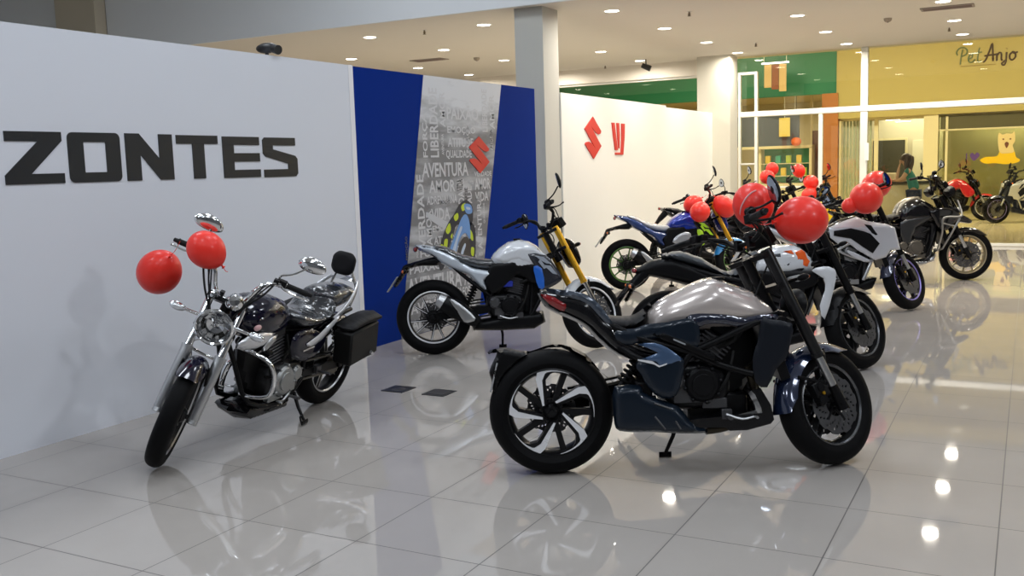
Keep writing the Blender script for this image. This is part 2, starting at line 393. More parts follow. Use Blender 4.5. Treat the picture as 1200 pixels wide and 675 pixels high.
# blue display panel with a printed banner
pan = tag(empty('display_backdrop', (-0.87, 4.73, 0)), 'tall royal blue display panel carrying a slanted grey word-print banner', 'panel')
def pp(b, name, m, par=None, angle=38):
    par = par or pan; o = b.build(name, m, par, angle)
    o.matrix_parent_inverse = Matrix.Translation(pan.location).inverted() if par is pan else Matrix(); return o
pp(span(-0.93, -0.81, 3.021, 6.45, 0, 2.43), 'backing_board', M_BLUE)
def banner_mat():
    m = bpy.data.materials.new('printed_banner'); m.use_nodes = True; nt = m.node_tree; p = nt.nodes['Principled BSDF']; N = nt.nodes.new; L = nt.links.new
    g = N('ShaderNodeNewGeometry'); mp = N('ShaderNodeMapping'); mp.inputs['Scale'].default_value = (1, 1.2, 5); L(g.outputs['Position'], mp.inputs[0])
    n = N('ShaderNodeTexNoise'); n.inputs['Scale'].default_value = 1.6; n.inputs['Detail'].default_value = 6; L(mp.outputs[0], n.inputs['Vector'])
    sp = N('ShaderNodeSeparateXYZ'); L(g.outputs['Position'], sp.inputs[0])
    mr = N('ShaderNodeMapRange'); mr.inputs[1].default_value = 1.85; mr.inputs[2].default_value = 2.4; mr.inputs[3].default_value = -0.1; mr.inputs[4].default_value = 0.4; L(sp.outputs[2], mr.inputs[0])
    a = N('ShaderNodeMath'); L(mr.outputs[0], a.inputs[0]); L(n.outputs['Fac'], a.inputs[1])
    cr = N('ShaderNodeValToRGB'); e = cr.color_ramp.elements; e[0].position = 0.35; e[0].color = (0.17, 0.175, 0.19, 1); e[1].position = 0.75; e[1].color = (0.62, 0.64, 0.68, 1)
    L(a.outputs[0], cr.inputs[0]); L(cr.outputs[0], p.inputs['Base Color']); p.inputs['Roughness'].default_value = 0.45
    return m
BAN = [(4.113, 2.429), (5.644, 2.429), (4.995, 0.004), (3.56, 0.004)]
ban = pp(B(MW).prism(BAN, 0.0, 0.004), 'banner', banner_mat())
def text_faces(s):
    c = bpy.data.curves.new('t', 'FONT'); c.body = s; c.offset = 0.022; c.align_x = 'LEFT'; c.resolution_u = 2
    o = bpy.data.objects.new('t', c); COL.objects.link(o); bpy.context.view_layer.update()
    me = o.evaluated_get(bpy.context.evaluated_depsgraph_get()).to_mesh()
    vs = [v.co.copy() for v in me.vertices]; fs = [list(p.vertices) for p in me.polygons]
    bpy.data.objects.remove(o); bpy.data.curves.remove(c)
    x0 = min(v.x for v in vs); x1 = max(v.x for v in vs); z0 = min(v.y for v in vs); z1 = max(v.y for v in vs)
    return [((v.x-x0)/(x1-x0), (v.y-z0)/(z1-z0)) for v in vs], fs
TXT = {}
def put_word(b, s, y, z, w, h, vert=False, yy=0.0055):
    """s in a box w wide, h high with lower left corner (y, z); vert: reads upwards, box is h wide and w high"""
    if s not in TXT: TXT[s] = text_faces(s)
    P, F = TXT[s]
    if vert: b.add([(y+h*(1-c), yy, z+w*a) for a, c in P], F)
    else: b.add([(y+w*a, yy, z+h*c) for a, c in P], F)
def edge_l(z): return 3.56+(4.113-3.56)*z/2.43
def edge_r(z): return 4.995+(5.644-4.995)*z/2.43
bl = B(MW); bd = B(MW)
big = [('PAIXÃO', 4.50, 2.03, 0.62, 0.15, 0), ('AVENTURA', 4.02, 1.47, 0.86, 0.14, 0), ('AMOR', 4.13, 1.32, 0.48, 0.12, 0), ('AMOR', 5.0, 1.32, 0.33, 0.12, 0),
       ('LIBERDADE', 4.18, 1.66, 0.66, 0.15, 1), ('AMOR', 4.37, 1.95, 0.34, 0.10, 1), ('VERDADE', 3.915, 0.80, 0.70, 0.12, 1), ('AMOR', 4.05, 0.82, 0.34, 0.10, 1),
       ('FORÇA', 4.05, 1.66, 0.42, 0.10, 1), ('EMOÇÃO', 4.5, 1.88, 0.55, 0.10, 0), ('ATITUDE', 4.5, 1.76, 0.50, 0.09, 0), ('QUALIDADE', 4.46, 1.64, 0.50, 0.09, 0),
       ('AVENTURA', 3.69, 0.36, 0.98, 0.18, 0), ('AMOR', 4.72, 0.36, 0.36, 0.16, 0), ('VERDADE', 4.66, 1.02, 0.42, 0.12, 1), ('LIBERDADE', 4.9, 1.22, 0.0, 0.0, 0),
       ('ADRENALINA', 4.08, 1.21, 0.56, 0.08, 0), ('VIDA', 4.15, 1.05, 0.34, 0.12, 0), ('LIBERDADE', 5.2, 1.92, 0.44, 0.11, 1), ('AMOR', 5.36, 1.95, 0.36, 0.11, 1), ('VERDADE', 5.06, 2.0, 0.0, 0.0, 1),
       ('AVENTURA', 3.73, 0.20, 0.9, 0.10, 0), ('PAIXÃO', 3.66, 0.05, 0.6, 0.12, 0), ('LIBERDADE', 4.3, 0.05, 0.66, 0.12, 0), ('AVENTURA', 5.03, 0.70, 0.56, 0.09, 1), ('VIDA', 5.0, 1.2, 0.28, 0.1, 0), ('PAIXÃO', 3.74, 0.58, 0.56, 0.10, 0), ('AMOR', 4.34, 0.58, 0.3, 0.1, 0), ('FORÇA', 3.93, 0.70, 0.5, 0.09, 0),
       ('EMOÇÃO', 4.16, 0.93, 0.44, 0.09, 0), ('ATITUDE', 4.18, 0.82, 0.44, 0.08, 0), ('VERDADE', 5.0, 1.46, 0.36, 0.05, 0), ('FORÇA', 4.86, 1.70, 0.3, 0.07, 1)]
OCC = []
def rect(y, z, w, h, v): return (y, z, y+(h if v else w), z+(w if v else h))
def free(R): return all(R[2] <= O[0] or R[0] >= O[2] or R[3] <= O[1] or R[1] >= O[3] for O in OCC)
for s, y, z, w, h, v in big:
    if w > 0: put_word(bl, s, y, z, w, h, bool(v)); OCC.append(rect(y, z, w, h, v))
OCC.append((4.88, 1.47, 5.34, 1.89))
rw = random.Random(5); WORDS = ['LIBERDADE', 'AVENTURA', 'PAIXÃO', 'AMOR', 'VERDADE', 'FORÇA', 'EMOÇÃO', 'ATITUDE', 'VIDA', 'QUALIDADE', 'ADRENALINA']
for size in (0.11, 0.085, 0.06, 0.042):
    for tries in range(1500):
        z = rw.uniform(0.03, 2.12); s = rw.choice(WORDS); v = rw.random() < 0.35; w = size*len(s)*rw.uniform(0.5, 0.68); h = size
        H = w if v else h; Wd = h if v else w; lo = edge_l(z+H)+0.015; hi = edge_r(z)-0.015-Wd
        if hi <= lo or z+H > 2.2: continue
        y = rw.uniform(lo, hi); R = rect(y, z, w, h, v)
        if free((R[0]-0.006, R[1]-0.006, R[2]+0.006, R[3]+0.006)): put_word(bl, s, y, z, w, h, v); OCC.append(R)
pp(bl, 'light_print', mat('banner_light_print', (0.56, 0.57, 0.60), 0.5), ban)
for s, y, z, w, h, v in [('EMOÇÃO', 4.30, 1.20, 0.2, 0.05, 0), ('VIDA', 4.64, 1.32, 0.12, 0.12, 1), ('LIBERDADE', 4.79, 1.05, 0.3, 0.06, 1), ('ATITUDE', 4.90, 1.62, 0.0, 0, 0), ('FORÇA', 5.36, 1.75, 0.2, 0.05, 1), ('AMOR', 3.62, 0.2, 0.12, 0.08, 1), ('EMOÇÃO', 3.68, 0.72, 0.22, 0.05, 1), ('AVENTURA', 4.4, 0.24, 0.5, 0.05, 0)]:
    if w > 0: put_word(bd, s, y, z, w, h, bool(v), 0.0058)
pp(bd, 'dark_print', mat('banner_dark_print', (0.07, 0.075, 0.085), 0.5), ban)
pp(B(MW).prism(smark(4.90, 5.32, 1.49, 1.87), 0.005, 0.012), 'red_emblem', M_RED, ban)
# printed racing motorcycle and rider, flat areas of ink on the banner
def ink(name, polys, col, yy):
    b = B(MW)
    for P in polys: b.prism([(p.x, p.y) for p in catmull([(a, c, 0) for a, c in P], 4, True)], yy, yy+0.0006)
    pp(b, name, mat('ink_'+name, col, 0.45), ban)
def PX(pts): return [(4.14+0.95*(a/100), 1.25-0.66*(c/100)) for a, c in pts]
ink('printed_smoke', [PX([(-8, 16), (10, 24), (34, 36), (28, 44), (8, 34), (-6, 24)]), PX([(90, 62), (104, 66), (102, 72), (90, 70)])], (0.5, 0.52, 0.56), 0.0062)
ink('printed_rider_suit', [PX([(10, 84), (20, 56), (32, 36), (46, 22), (58, 8), (72, 4), (84, 16), (82, 40), (70, 46), (50, 40), (40, 58), (30, 76), (24, 96), (14, 104)]), PX([(76, 40), (88, 50), (86, 92), (78, 104), (74, 70)])], (0.02, 0.025, 0.04), 0.0068)
ink('printed_yellow_patches', [PX([(10, 82), (16, 66), (22, 70), (20, 84), (15, 90)]), PX([(27, 46), (35, 36), (37, 46), (31, 52)]), PX([(44, 27), (52, 22), (53, 30), (47, 34)]), PX([(36, 56), (40, 52), (39, 60)]), PX([(20, 92), (26, 86), (25, 98)]), PX([(77, 50), (82, 58), (82, 68), (76, 62)]), PX([(24, 60), (30, 60), (28, 72), (22, 72)]), PX([(60, 12), (68, 8), (70, 16), (62, 20)]), PX([(78, 78), (84, 80), (82, 92), (77, 88)])], (0.5, 0.62, 0.03), 0.0074)
ink('printed_fairing', [PX([(28, 100), (34, 74), (48, 50), (60, 30), (70, 26), (76, 40), (76, 64), (66, 54), (54, 62), (46, 82), (42, 104)]), PX([(66, 10), (80, 12), (82, 24), (70, 24)])], (0.14, 0.30, 0.62), 0.008)
ink('printed_wheel', [PX([(44, 104), (48, 82), (58, 64), (68, 60), (75, 70), (76, 96), (72, 112), (52, 114)])], (0.05, 0.045, 0.045), 0.0086)
ink('printed_highlights', [PX([(36, 84), (46, 62), (56, 44), (60, 46), (50, 64), (42, 86)]), PX([(54, 100), (56, 82), (64, 70), (66, 74), (60, 86), (58, 102)]), PX([(70, 14), (78, 16), (78, 19), (71, 18)])], (0.45, 0.55, 0.7), 0.0092)

# ------------------------------------------------------------------ ceiling fittings
M_EMIT = mat('lit_diffuser', (1, 1, 1), 0.5, emit=(1.0, 0.93, 0.78), estr=14)
M_RIM = mat('white_lamp_trim', (0.85, 0.83, 0.78), 0.4)
M_BLK = mat('black_plastic', (0.02, 0.02, 0.022), 0.4)
def downlight(x, y):
    t = empty('ceiling_downlight', (x, y, CEIL))
    B().lathe([(0.085, -0.001), (0.105, -0.006), (0.115, -0.002), (0.115, 0.0)], (0, 0, 0), 28, 'Z').build('trim_ring', M_RIM, t)
    B().lathe([(0.0001, -0.003), (0.085, -0.003), (0.085, 0.0)], (0, 0, 0), 28, 'Z').build('diffuser', M_EMIT, t)
    return t
for i, (x, y) in enumerate(SPOTS):
    r = {7.65: 'nearest the bulkhead', 9.6: 'second from the bulkhead', 11.6: 'third from the bulkhead', 13.45: 'closest to the glass'}[y]
    c = {-5.75: 'farthest line behind the partitions', -3.95: 'middle line behind the partitions', -2.12: 'first line behind the partitions', -0.32: 'line along the partitions', 1.5: 'line over the motorcycles', 3.25: 'line over the open aisle', 5.05: 'line past the aisle'}[x]
    tag(downlight(x, y), 'lit round downlight in the %s, %s' % (c, r), 'ceiling light', 'round downlights in the ceiling')
for i, (x, y) in enumerate(HALL_LAMPS):
    t = empty('hall_ceiling_light', (x, y, HALL)); 
    B().box((0, 0, -0.02), (1.0, 1.0, 0.04)).build('housing', M_RIM, t)
    plain((0, 0, -0.043), (0.9, 0.9, 0.004)).build('diffuser', mat('lit_panel', (1, 1, 1), 0.5, emit=(0.9, 0.95, 1), estr=5), t)
    tag(t, 'square lit ceiling panel in the high hall above the showroom front', 'ceiling light', 'square lights in the high hall')
def vent(x, y, lab, rz=0):
    t = empty('ceiling_vent', (x, y, CEIL), rz)
    b = B(); 
    for sx, sy, w, d in ((0, 0.13, 0.62, 0.03), (0, -0.13, 0.62, 0.03), (0.3, 0, 0.03, 0.26), (-0.3, 0, 0.03, 0.26)): b.box((sx, sy, -0.006), (w, d, 0.012))
    b.build('frame', mat('vent_frame', (0.34, 0.29, 0.25), 0.6), t)
    plain((0, 0, -0.001), (0.58, 0.24, 0.002)).build('duct_opening', M_BLK, t)
    b = B()
    for k in range(7): b.box((0, -0.1+0.0333*k, -0.007), (0.57, 0.008, 0.012), (0.6, 0, 0))
    b.build('louvres', mat('vent_louvre', (0.30, 0.22, 0.19), 0.6), t)
    tag(t, lab, 'vent')
vent(3.26, 10.15, 'brown rectangular louvred vent between two downlights above the corridor end')
vent(-4.86, 10.6, 'dark louvred vent in the ceiling behind the blue display panel')
def sprinkler(x, y, lab):
    t = empty('ceiling_sprinkler', (x, y, CEIL))
    B().lathe([(0.0001, -0.001), (0.035, -0.004), (0.035, 0)], n=18, axis='Z').build('escutcheon', M_RIM, t)
    b = B().cyl((0, 0, 0), (0, 0, -0.05), 0.010, 10); b.lathe([(0.0001, -0.052), (0.024, -0.054), (0.024, -0.057), (0.0001, -0.058)], n=14, axis='Z')
    b.tube([(0.01, 0, -0.02), (0.018, 0, -0.035), (0.008, 0, -0.052)], 0.003, 6).tube([(-0.01, 0, -0.02), (-0.018, 0, -0.035), (-0.008, 0, -0.052)], 0.003, 6)
    b.build('head', mat('dull_brass', (0.25, 0.2, 0.14), 0.4, 0.8), t)
    tag(t, lab, 'sprinkler', 'ceiling sprinklers')
for x, y, l in ((-2.98, 7.55, 'small pendent sprinkler next to the bulkhead above the blue display panel'), (0.44, 8.33, 'small pendent sprinkler between lamp lines above the far partition'), (3.13, 12.4, 'small pendent sprinkler between the last two downlights near the glass'), (0.30, 12.25, 'small pendent sprinkler between lamps in front of the corner column'), (-2.95, 13.8, 'small pendent sprinkler behind the far cream partition')): sprinkler(x, y, l)
for x, y, l in ((2.48, 10.7, 'round smoke detector over the middle of the aisle'), (-4.1, 10.9, 'round smoke detector beside the dark vent behind the panels')):
    t = empty('smoke_detector', (x, y, CEIL)); B().lathe([(0.0001, -0.05), (0.03, -0.05), (0.05, -0.03), (0.055, -0.0)], n=24, axis='Z').build('body', mat('detector_plastic', (0.42, 0.36, 0.28), 0.5), t)
    B().lathe([(0.0001, -0.056), (0.012, -0.056), (0.014, -0.05)], n=12, axis='Z').build('sensor', M_BLK, t); tag(t, l, 'smoke detector')
# floodlights / cameras by the partitions
t = empty('security_camera', (-2.0, 4.9, 3.4)); b = B()
t.location = (-0.90, 2.08, 2.465)
B().cyl((0, 0, -0.03), (0, 0, 0.02), 0.015, 10).build('bracket', M_BLK, t); B().ell((0, 0, 0.035), (0.10, 0.045, 0.04), 16, 10).cyl((0.05, 0, 0.03), (0.13, -0.02, 0.01), 0.03, 14, 0.036).build('body', M_BLK, t)
tag(t, 'black camera head peeking over the top of the long white partition', 'camera')
t = empty('track_spotlight', (-1.95, 13.3, CEIL)); B().cyl((0, 0, 0), (0, 0, -0.12), 0.01, 8).build('stem', M_BLK, t); B().cyl((-0.07, -0.02, -0.10), (0.08, 0.02, -0.17), 0.045, 14, 0.055).build('lamp_head', M_BLK, t)
tag(t, 'small black spotlight hanging above the far end partition', 'spotlight')

# floor outlet covers
for (x, y, l) in ((0.340, 1.845, 'black square floor cover with a round lid, the one closer to the cruiser'), (0.675, 1.853, 'flat black square floor cover, the one closer to the pearl motorcycle')):
    t = empty('floor_outlet_cover', (x, y, 0)); B().box((0, 0, 0.002), (0.18, 0.18, 0.004)).build('plate', mat('cover_plate', (0.014, 0.014, 0.016), 0.4), t)
    if x < 0.5: B().lathe([(0.0001, 0.006), (0.045, 0.006), (0.05, 0.004)], n=24, axis='Z').build('lid', mat('cover_lid', (0.035, 0.033, 0.035), 0.35), t)
    else: B().box((0, 0, 0.0045), (0.13, 0.13, 0.003)).build('lid', mat('cover_lid', (0.035, 0.033, 0.035), 0.35), t)
    tag(t, l, 'floor cover')

# ================================================================== THE CORRIDOR AND THE SHOPS OPPOSITE
def far(x, z, Y):  # point seen at x, z on the plane Y = 24, moved to the plane Y
    k = (Y+3.763)/27.763; return 4.272+(x-4.272)*k, 1.55+(z-1.55)*k
struct('ceiling_corridor', span(-13, 9, 14.2, 24, 5.6, 5.7), M_CEIL)
struct('wall_fascia_green', span(-13, -0.43, 24, 24.2, 3.25, 5.6), M_GREEN)
struct('wall_fascia_khaki', span(-0.43, 9, 23.95, 24.2, 2.56, 5.6), M_KHAKI)
struct('column_4', span(-0.80, -0.38, 23.9, 24.4, 0, 3.25), mat('orange_wood_cladding', (0.40, 0.15, 0.035), 0.5, noise=0.15, nscale=5))
M_INT = mat('shop_interior_wall', (0.62, 0.55, 0.36), 0.7, noise=0.03)
struct('wall_shops_back', span(-13, 9, 28.5, 28.7, 0, 4.2), M_INT)
struct('ceiling_shops', span(-13, 9, 24.2, 28.7, 3.3, 3.4), mat('shop_ceiling', (0.6, 0.5, 0.3), 0.8))
M_CREAM = mat('cream_joinery', (0.74, 0.66, 0.42), 0.5)
struct('trim_soffit', span(-0.38, 9, 24.2, 24.9, 2.50, 2.56), M_CREAM)
struct('column_5', span(1.76, 2.11, 24.0, 24.4, 0, 2.56), M_CREAM)
struct('wall_between_shops', span(-0.5, -0.42, 24.4, 28.5, 0, 3.3), M_INT)
# pet shop window with dark head band, grey blinds, back room
b = B(); b.box((5.5, 24.12, 2.33), (6.7, 0.08, 0.34)); struct('window_3_head', b, mat('dark_olive_glass', (0.11, 0.10, 0.05), 0.25))
b = B(); frame_bar(b, 2.11, 9, 2.13, 2.17, 24.05, 24.13); frame_bar(b, 5.6, 5.68, 0.6, 2.5, 24.05, 24.13); frame_bar(b, 2.28, 2.34, 0, 2.5, 24.05, 24.13); struct('window_3_frame', b, M_CREAM)
struct('window_3', span(2.11, 9, 24.09, 24.1, 0, 2.5), glass_mat('pet_shop_glass', (0.85, 0.85, 0.7), 1.0))
struct('wall_pet_shop', span(2.11, 9, 25.6, 25.7, 0, 3.3), mat('olive_backdrop', (0.50, 0.46, 0.28), 0.7, noise=0.06, nscale=1.2))
x0, z0 = far(0.45, 0, 27); x1, z1 = far(1.78, 2.5, 27)
struct('wall_back_room', span(-0.4, 2.1, 27.0, 27.1, 0, 3.3), mat('back_room_paint', (0.62, 0.57, 0.44), 0.7))
xa, za = far(0.52, 0.85, 26.95); xb, zb = far(1.32, 1.94, 26.95)
t = tag(empty('wall_screen', ((xa+xb)/2, 26.95, za)), 'dark rectangular screen in a cream frame inside the pet shop', 'screen')
B().box((0, 0, (zb-za)/2), (xb-xa+0.12, 0.05, zb-za+0.12)).build('frame', M_CREAM, t); B().box((0, -0.03, (zb-za)/2), (xb-xa, 0.02, zb-za)).build('display', mat('dark_screen', (0.07, 0.065, 0.045), 0.2), t)
xa, za = far(1.50, 0, 26.97); xb, zb = far(1.79, 1.92, 26.97)
t = tag(empty('white_interior_door', ((xa+xb)/2, 26.97, 0)), 'plain white interior door at the back of the pet shop', 'door')
B().box((0, 0, zb/2), (xb-xa, 0.04, zb)).build('leaf', mat('white_door', (0.78, 0.74, 0.58), 0.5), t); B().box((0.12, -0.03, 1.0), (0.03, 0.03, 0.14)).build('handle', M_BLK, t)
for k, (px, pz) in enumerate(((1.25, 2.42), (1.0, 2.47))):
    xx, zz = far(px, pz, 25.6+k*0.5); t = empty('tube_light', (xx, 25.6+k*0.5, zz)); B().box((0, 0, 0.02), (0.42, 0.12, 0.03)).build('housing', M_RIM, t); plain((0, 0, 0), (0.38, 0.09, 0.012)).build('tube', mat('lit_tube', (1, 1, 1), 0.5, emit=(1, 0.97, 0.9), estr=9), t)
    B().cyl((0, 0, 0.03), (0, 0, 3.3-zz), 0.008, 6).build('rod', M_ALU, t)
    tag(t, ['lit ceiling strip inside the pet shop, the one hanging over the white door', 'lit ceiling strip inside the pet shop, the one above the dark screen'][k], 'ceiling light', 'strip lights in the pet shop')
b = B()
for k in range(9): b.box((-0.27+0.085*k, 24.3, 1.25), (0.055, 0.03, 2.5))
o = b.build('window_blind', mat('grey_green_blind', (0.34, 0.38, 0.26), 0.5)); tag(o, 'grey green vertical slat blind beside the orange wood pillar', 'blind')
x0, z0 = far(0.52, 0, 24.5); struct('trim_4', span(0.50, 0.60, 24.3, 24.4, 0, 2.5), M_CREAM); struct('trim_5', span(-0.36, -0.31, 24.0, 24.1, 0, 2.5), M_CREAM)
# writing on the khaki fascia: cursive strokes
def strokes(lst, x0, z0, s, r, Y=23.94):
    b = B()
    for st in lst:
        P = [(x0+s*a, Y, z0+s*c) for a, c in st]; b.tube(P, r, 8, sm=3 if len(P) > 2 else 0)
    return b
fs = tag(empty('fascia_sign', (2.48, 23.95, 3.75)), 'cursive pet shop name on the khaki fascia beyond the glass', 'sign')
def fsb(b, name, m): o = b.build(name, m, fs); o.matrix_parent_inverse = Matrix.Translation(fs.location).inverted()
gl_P = [[(0.30, 0.75), (0.22, 0.3), (0.20, -0.05)], [(0.05, 0.45), (0.0, 0.62), (0.12, 0.80), (0.35, 0.84), (0.52, 0.68), (0.46, 0.46), (0.25, 0.38)]]
gl_e = [[(0.60, 0.22), (0.75, 0.28), (0.78, 0.44), (0.66, 0.44), (0.58, 0.24), (0.64, 0.06), (0.78, 0.04), (0.92, 0.18)]]
gl_t = [[(1.12, 0.78), (1.04, 0.35), (1.04, 0.10), (1.12, 0.02), (1.22, 0.1)], [(0.94, 0.5), (1.24, 0.54)]]
gl_A = [[(1.30, 0.0), (1.42, 0.10), (1.62, 0.62), (1.72, 0.95), (1.76, 0.55), (1.78, 0.02)], [(1.36, 0.32), (1.6, 0.34), (1.92, 0.36)]]
gl_n = [[(1.96, 0.42), (1.96, 0.02)], [(1.96, 0.28), (2.08, 0.44), (2.18, 0.36), (2.18, 0.08), (2.26, 0.04)]]
gl_j = [[(2.42, 0.44), (2.40, 0.0), (2.32, -0.22), (2.20, -0.14), (2.38, 0.02)], [(2.42, 0.62), (2.425, 0.64)]]
gl_o = [[(2.72, 0.44), (2.58, 0.30), (2.58, 0.10), (2.70, 0.02), (2.84, 0.16), (2.82, 0.38), (2.70, 0.44), (2.78, 0.36), (2.95, 0.42)]]
fsb(strokes(gl_P+gl_e+gl_t, 2.50, 3.80, 0.47, 0.017), 'green_letters', mat('grey_green_letters', (0.12, 0.17, 0.08), 0.5))
fsb(strokes(gl_A+gl_n+gl_j+gl_o, 2.50, 3.80, 0.47, 0.021), 'brown_letters', mat('brown_letters', (0.05, 0.022, 0.012), 0.5))
fsb(B().box((3.0, 23.94, 3.73), (0.8, 0.01, 0.02)), 'underline', mat('olive_line', (0.30, 0.22, 0.05), 0.5))
# dog picture and heart sticker in the pet shop window
dog = tag(empty('dog_window_picture', (3.68, 24.04, 1.22)), 'window picture of a pale dog sitting on a bright yellow cushion', 'picture')
def dg(b, name, m): o = b.build(name, m, dog)
def fl(pts, y, d=0.006): return B().prism(catmull2(pts), y, y+d)
def catmull2(pts, n=4): return [(p.x, p.y) for p in catmull([(a, c, 0) for a, c in pts], n, True)]
dg(fl([(-0.72, 0.16), (-0.55, 0.05), (-0.3, 0.06), (0.0, 0.02), (0.3, 0.05), (0.42, 0.14), (0.30, 0.24), (0.22, 0.45), (-0.12, 0.48), (-0.24, 0.28), (-0.55, 0.26)], -0.004), 'yellow_cushion', mat('bright_yellow_print', (0.85, 0.55, 0.0), 0.5))
dg(fl([(-0.16, 0.40), (-0.22, 0.75), (-0.20, 1.0), (-0.10, 0.95), (0.02, 0.98), (0.16, 0.97), (0.24, 1.02), (0.26, 0.75), (0.20, 0.60), (0.24, 0.40), (0.04, 0.36)], -0.012), 'dog', mat('pale_dog_print', (0.78, 0.62, 0.30), 0.5))
dg(B().prism(catmull2([(-0.03, 0.66), (0.03, 0.72), (0.09, 0.66), (0.03, 0.52)]), -0.02, -0.014).prism(catmull2([(-0.10, 0.80), (-0.07, 0.83), (-0.04, 0.80), (-0.07, 0.78)]), -0.02, -0.014).prism(catmull2([(0.10, 0.80), (0.13, 0.83), (0.16, 0.80), (0.13, 0.78)]), -0.02, -0.014), 'muzzle', mat('brown_print', (0.16, 0.05, 0.02), 0.5))
dog.scale = (0.8, 1, 0.8)
hs = tag(empty('heart_sticker', (2.98, 24.04, 1.34)), 'small purple heart sticker in the pet shop window', 'sticker')
B().prism(catmull2([(-0.02, 0.0), (0.12, 0.12), (0.16, 0.24), (0.06, 0.30), (0.0, 0.22), (-0.08, 0.30), (-0.16, 0.22), (-0.12, 0.10)]), -0.006, 0).build('heart', mat('purple_vinyl', (0.10, 0.04, 0.22), 0.5), hs)
B().box((-0.27, -0.003, 0.15), (0.035, 0.006, 0.28)).build('bar', MATS['purple_vinyl'], hs)
hs.scale = (0.7, 1, 0.7)
# green shop
t = tag(empty('hanging_shop_banner', (-1.9, 23.2, 3.48)), 'three hanging cloth strips, beige brown beige, before the green fascia', 'banner')
for k, (dx, m) in enumerate(((-0.2, mat('beige_cloth', (0.60, 0.42, 0.20), 0.8)), (0.0, mat('brown_cloth', (0.25, 0.09, 0.05), 0.8)), (0.2, MATS['beige_cloth']))):
    B().box((dx, 0.02, 0.28-0.03*k), (0.19, 0.012, 0.60+0.06*k)).build('cloth_strip', m, t)
B().box((0, 0, 0.62), (0.72, 0.05, 0.035)).build('lit_tube', mat('lit_pink_tube', (1, 1, 1), 0.5, emit=(1, 0.85, 0.9), estr=5), t)
B().cyl((-0.3, 0, 0.63), (-0.3, 0, 2.1), 0.008, 6).cyl((0.3, 0, 0.63), (0.3, 0, 2.1), 0.008, 6).build('cables', M_ALU, t)
t = tag(empty('menu_board', (-2.4, 24.3, 1.9)), 'long slate coloured board across the shop under the green fascia', 'board'); B().box((0.05, 0, 0.42), (1.75, 0.06, 0.86)).build('board', mat('slate_board', (0.07, 0.085, 0.11), 0.5), t)
B().box((0.05, -0.01, -0.04), (1.8, 0.1, 0.08)).build('ledge', M_CREAM, t); B().cyl((-0.7, 0, 0.8), (-0.7, 0, 1.4), 0.01, 6).cyl((0.8, 0, 0.8), (0.8, 0, 1.4), 0.01, 6).build('hangers', M_ALU, t)
t = tag(empty('hanging_yellow_sign', (-1.85, 24.15, 2.15)), 'small hanging yellow sign in front of the slate board', 'sign'); B().box((0, 0, 0.26), (0.30, 0.03, 0.52)).build('panel', mat('pale_yellow_panel', (0.75, 0.60, 0.14), 0.5), t); B().cyl((0, 0, 0.52), (0, 0, 1.15), 0.008, 6).build('cable', M_ALU, t)
t = tag(empty('orange_paper_lantern', (-1.52, 24.1, 2.0)), 'round orange paper lantern beside the yellow sign', 'lantern'); B().ell((0, 0, 0), (0.14, 0.14, 0.12), 18, 10).build('shade', mat('orange_paper', (0.75, 0.16, 0.04), 0.6), t); B().cyl((0, 0, 0.1), (0, 0, 1.25), 0.006, 6).build('cord', M_BLK, t)
t = tag(empty('display_case', (-1.9, 24.6, 0)), 'lit display case with green and yellow goods in a cream frame', 'display case')
b = B(); [b.box(c, s) for c, s in (((0, 0, 0.42), (1.5, 0.4, 0.84)), ((0, 0, 1.86), (1.5, 0.4, 0.08)), ((-0.71, 0, 1.3), (0.08, 0.4, 1.1)), ((0.71, 0, 1.3), (0.08, 0.4, 1.1)))]; b.build('case_frame', M_CREAM, t)
B().box((0, 0.15, 1.35), (1.3, 0.04, 1.0)).build('back_panel', mat('green_panel', (0.08, 0.33, 0.16), 0.5), t)
for zz in (1.05, 1.4): B().box((0, -0.02, zz), (1.34, 0.3, 0.02)).build('shelf', M_CREAM, t)
for k in range(8):
    zz = 1.06 if k % 2 else 1.41; o = B().box((0, 0, 0.11), (0.14, 0.12, 0.22)).build('goods_box', mat(['yellow_box', 'lime_box', 'teal_box'][k % 3], [(0.7, 0.5, 0.05), (0.42, 0.55, 0.05), (0.05, 0.35, 0.25)][k % 3], 0.5)); o.location = (-1.9-0.5+0.145*k, 24.56, zz+0.002); tag(o, '%s box on the %s shelf of the display case' % (['yellow', 'lime green', 'teal'][k % 3], 'lower' if k % 2 else 'upper'), 'box', 'boxes in the display case')
t = tag(empty('brown_shop_door', (-0.98, 24.9, 0)), 'tall brown door panel next to the orange wood pillar', 'door'); B().box((-0.12, 0, 1.15), (0.26, 0.05, 2.3)).build('leaf', mat('plum_brown_door', (0.17, 0.09, 0.06), 0.5), t); B().box((0.07, 0, 1.65), (0.10, 0.1, 3.3)).build('jamb', M_CREAM, t); B().box((-0.28, 0, 1.65), (0.06, 0.1, 3.3)).build('jamb', M_CREAM, t)
# notice on the mullion
tag(B().box((1.75, 14.10, 1.62), (0.075, 0.012, 0.30)).build('door_pull', mat('white_pull', (0.85, 0.85, 0.8), 0.4)), 'long white pull plate on the thick glass mullion', 'door pull')
# service desk outside
t = tag(empty('service_desk', (2.1, 16.9, 0)), 'pale service desk with a dark top beyond the glass', 'desk')
B().box((0, 0, 0.5), (1.2, 0.5, 1.0)).build('desk_body', mat('pale_desk', (0.7, 0.62, 0.42), 0.5), t); B().box((0, 0, 1.02), (1.3, 0.6, 0.04)).build('desk_top', mat('dark_desk_top', (0.05, 0.045, 0.04), 0.3), t)
t = tag(empty('card_box', (1.75, 16.8, 1.04)), 'pale cardboard box standing on the service desk', 'box'); B().box((0, 0, 0.08), (0.34, 0.26, 0.16)).build('carton', mat('pale_card', (0.72, 0.6, 0.4), 0.6), t)

